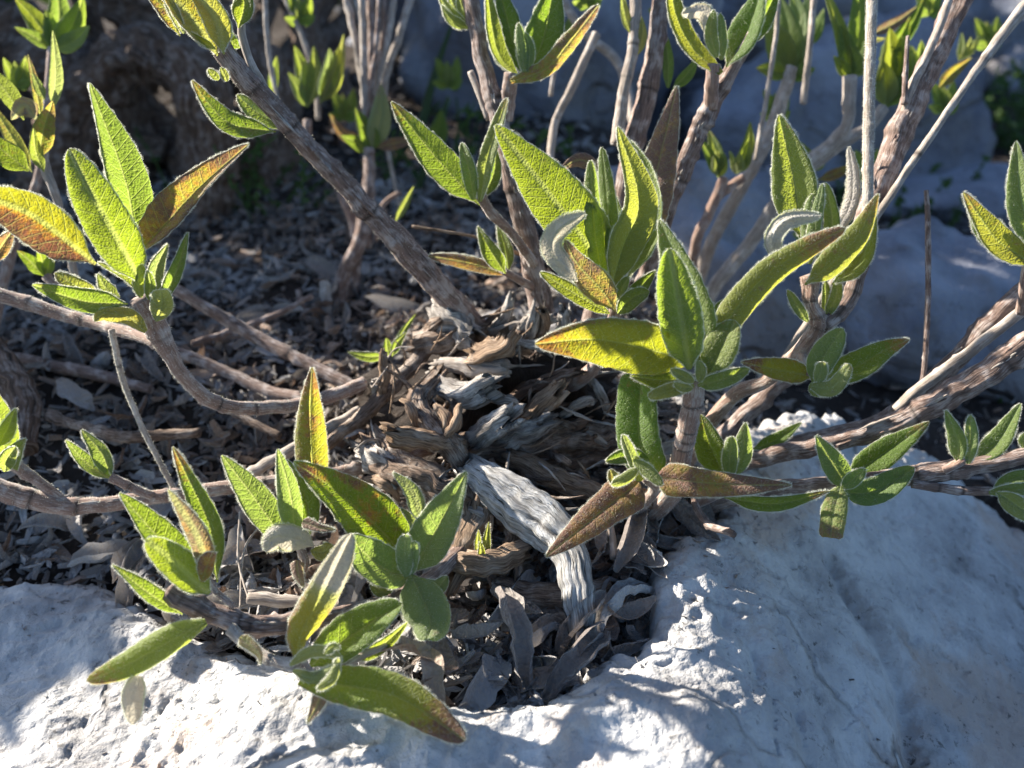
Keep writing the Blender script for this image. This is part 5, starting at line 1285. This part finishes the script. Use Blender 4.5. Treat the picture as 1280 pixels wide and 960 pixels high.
pc_ = np.column_stack([gx_, gy_, hz_])
d1 = rl.normal(0, 1, (nb_, 3)) * [1, 1, .45]; d1 = nrm(d1); d2 = nrm(np.cross(d1, rl.normal(0, 1, (nb_, 3)) * [.5, .5, 1])); d3 = np.cross(d1, d2)
l_ = rl.uniform(.0013, .0050, (nb_, 1)); l_[nb_ - nr_:] *= .35; w_ = l_ * rl.uniform(.12, .5, (nb_, 1)); c_ = w_ * rl.uniform(.2, 1.2, (nb_, 1))
P6 = np.stack([pc_ - d1 * l_ - d2 * w_ * .6 + d3 * c_, pc_ - d1 * l_, pc_ - d1 * l_ + d2 * w_ * .6 + d3 * c_,
               pc_ + d1 * l_ * .2 - d2 * w_ + d3 * c_ * .7, pc_ + d1 * l_ * .2 - d3 * c_ * .5, pc_ + d1 * l_ * .2 + d2 * w_ + d3 * c_ * .7,
               pc_ + d1 * l_ + d3 * c_ * .6], 1).reshape(-1, 3)
b_ = (np.arange(nb_) * 7)[:, None]
qd = np.concatenate([b_ + [0, 1, 4, 3], b_ + [1, 2, 5, 4]]); td = np.concatenate([b_ + [3, 4, 6], b_ + [4, 5, 6]])
uvl = np.column_stack([np.tile([-.2, 0, .2, -.3, 0, .3, 0], nb_) + np.repeat(rl.uniform(0, 40, nb_), 7), np.tile([0, 0, 0, .5, .5, .5, 1], nb_)])
kind_ = np.where(np.arange(nb_) % 5 < 3, 0, 1); kind_[(fbm(np.column_stack([gx_ * 22, gy_ * 22, gx_ * 0]), 2, 44) + rl.normal(0, .22, nb_) > .30)] = 2
for nm, sel, mt in (('leaf_litter', 0, M_CRUMB), ('bark_litter', 1, M_DEADB), ('pale_leaf_crumbs', 2, M_DEAD)):
    mq = kind_[np.arange(len(qd)) % nb_] == sel
    o = link(nm, make_mesh(nm, P6, qd[mq], td[mq], (mt,), uvl))
    tag(o, 'loose bed of tiny grey leaf crumbs over the soil' if sel == 0 else ('', 'brown bark crumbs strewn through the leaf litter', 'pale grey dusty leaf crumbs lying in patches on the litter')[sel], 'litter', None, 'stuff')

# one pale dry leaf lying on the rock
pd = empty('dead_leaf', P(160, 860, .197))
L(pd, [(172, 845), (163, 872), (166, 906)], 17, (19.7, 19.2), fold=.5, side=-1, c=(.15, .1, 1.8), prof='strap', name='blade', rev=.6)
tag(pd, 'pale grey woolly dead leaf on the rock below the long rolled leaf', 'dead leaf')
pd = link('dead_leaf', DL[3], None, G(500, 862, .0)); pd.rotation_euler = (.1, 0, .25); pd.scale = (1.1, .6, .4)
tag(pd, 'thin reddish-brown dry leaf lying on the front edge of the rock', 'dead leaf')

# twigs in the litter
for k, (pts, r, m, lab) in enumerate((
        (((-30, 425, 31), (20, 490, 29.5), (30, 560, 28)), [26, 24, 20], M_OLD, 'thick dark fallen root at the left edge'),
        (((-20, 440, 33), (90, 462, 32), (190, 486, 31)), [9, 9, 7], M_BRANCH, 'brown fallen stick nearest the left edge, behind the thin dry stalk'),
        (((60, 520, 29), (150, 545, 28), (250, 540, 28)), [8, 9, 7], M_WOOD, 'weathered stick in the litter behind the small pair of leaves'),
        (((220, 470, 30.6), (300, 520, 29), (350, 545, 28.4)), [6, 7, 5], M_WOOD, 'thin dark stick under the bent left stem'),
        (((300, 600, 26.3), (370, 560, 26.4), (450, 512, 27)), [8, 9, 8], M_PALE, 'sunlit pale stick leading to the woody base'),
        (((360, 600, 26), (420, 545, 26.4), (470, 505, 27), (540, 430, 28)), [9, 10, 12, 12], M_WOOD, 'dark root rising to the top of the woody base'),
        (((310, 748, 22), (345, 750, 22), (382, 753, 22)), [9, 10, 8], M_PALE, 'short pale stick lying along the knobbly branch'),
        (((500, 862, 20.8), (560, 855, 20.8), (590, 845, 21)), [3, 4, 3], M_TANWOOD, 'reddish splinter at the front of the hollow'),
        (((620, 735, 23.6), (700, 745, 23.4), (760, 735, 23.8)), [20, 24, 18], M_WOOD, 'broad dark piece of wood lying behind the hanging limb'),
        (((860, 600, 25), (880, 650, 24), (918, 668, 22.8)), [5, 6, 5], M_BRANCH, 'short stub standing at the edge of the pale rock'),
        (((760, 650, 24.4), (766, 675, 24), (768, 698, 23.6)), [5, 5, 6], M_PALE, 'small pale stub under the purple-brown leaf'),
        (((300, 640, 24), (298, 700, 23.4), (312, 752, 22.6)), [2, 2, 1.6], M_PALE, 'thin pale root fibre hanging below the left branch'),
        (((330, 650, 24), (305, 690, 23.6), (300, 760, 22.6)), [1.6, 1.8, 1.4], M_PALE, 'forked pale root fibre beside the curled cream leaf'),
        (((240, 430, 32), (330, 400, 33), (390, 370, 34)), [5, 5, 4], M_BRANCH, 'dim brown twig in the litter far behind the bent stem'))):
    o = stem(None, pts, r, m, 'fallen_stick', rough=.18, groove=.3)
    tag(o, lab, 'stick')


def sprout(pts_list, loc, label, yel=.2):
    e = empty('sprout', loc); tag(e, label, 'seedling')
    for pts, w, d in pts_list:
        L(e, pts, w, d, fold=.2, c=(0, yel, .25), hair=.3)
    return e



sprout((([(482, 445), (458, 446), (434, 440)], 8, (28.6, 28.4)), ([(486, 446), (484, 430), (483, 422)], 8, (28.6, 28.5)), ([(492, 444), (502, 418), (520, 392)], 6, (28.6, 28.6)), ([(490, 446), (496, 430), (508, 415)], 7, (28.4, 28.3))),
       P(486, 448, .287), 'tiny green sprout left of the top of the woody base')
sprout((([(604, 706), (598, 682), (598, 662)], 7, (23.5, 23.3)), ([(606, 706), (608, 678), (611, 652)], 7, (23.5, 23.3)), ([(602, 704), (602, 690), (600, 676)], 6, (23.2, 23))), P(604, 708, .235), 'bright green sprout in the wood above the hollow', .5)


def weed(px, py, d, n, h, spread, label, seed, mat=M_WEED, blade=(.004, .0016), cat='weed'):
    r = np.random.default_rng(seed)
    c = P(px, py, d / 100)
    root = empty('weed', c); tag(root, label, cat)
    vs, qs, ages, b = [], [], [], 0

    def quad(a0, a1, a2, a3, g):
        nonlocal b
        vs.extend([a0, a1, a2, a3]); qs.append([b, b + 1, b + 2, b + 3]); ages.extend([[g, 0, 0, 1]] * 4); b += 4
    ns = max(6, n // 18)
    for k in range(ns):
        root_p = np.array([r.normal(0, spread), r.normal(0, spread * .6), -h * .6])
        lean = r.normal(0, .35, 3); lean[2] = 1; hh = h * r.uniform(.7, 1.6); g0 = r.random()
        p = root_p; nst = 9
        for i_ in range(nst):
            lean = nrm(lean + r.normal(0, .16, 3)); q_ = p + lean * hh / nst
            sdv = nrm(np.cross(lean, [0.3, 1, 0])) * .0005
            quad(p - sdv, p + sdv, q_ + sdv, q_ - sdv, g0)
            for _ in range(2):
                dr = nrm(r.normal(0, 1, 3) + lean * .6); sd_ = nrm(np.cross(dr, r.normal(0, 1, 3))); nn = np.cross(dr, sd_)
                l, w = blade[0] * r.uniform(.6, 1.4), blade[1] * r.uniform(.6, 1.3)
                quad(p, p + dr * l * .5 + sd_ * w + nn * w * .4, p + dr * l, p + dr * l * .5 - sd_ * w + nn * w * .4, r.random() * .6 + g0 * .4)
            p = q_
    me = make_mesh('foliage', np.array(vs), np.array(qs), None, (mat,), None, np.array(ages), smooth=False)
    o = link('foliage', me, root, c); o['kind'] = 'stuff'
    return root


weed(325, 235, 46, 420, .045, .018, 'dim green weed in the shade right of the gnarled trunk', 1)
weed(1238, 130, 70, 700, .05, .045, 'blurred dark green bush below the pale boulder, top right', 2, blade=(.008, .003))
weed(1225, 520, 42, 500, .035, .03, 'dark green weed in the shaded gap behind the right branches', 3, blade=(.007, .003))
weed(1060, 500, 44, 300, .025, .022, 'dark weed below the blue-shaded boulder, behind the yellow leaf with a red tip', 4, blade=(.006, .0025))
weed(560, 230, 50, 500, .06, .030, 'dim green weeds behind the pointed leaf at the top centre', 5, blade=(.007, .0022))
weed(1130, 255, 56, 300, .03, .04, 'dark low weeds in the gap between the boulders at right', 6, blade=(.006, .0025))
# two soft grass blades
for k, (x0, y0, x1, y1, lab) in enumerate(((520, 190, 568, 20, 'blurred dark green grass blade behind the pale bundle of sticks'), (500, 330, 560, 120, 'shorter dim grass blade left of the pointed leaf'))):
    tag(stem(None, [(x0, y0, 48), ((x0 + x1) / 2 - 4, (y0 + y1) / 2, 48), (x1, y1, 48)], [7, 6, 2], M_GRASS, 'grass_blade', rough=.02, nseg=6), lab, 'grass')
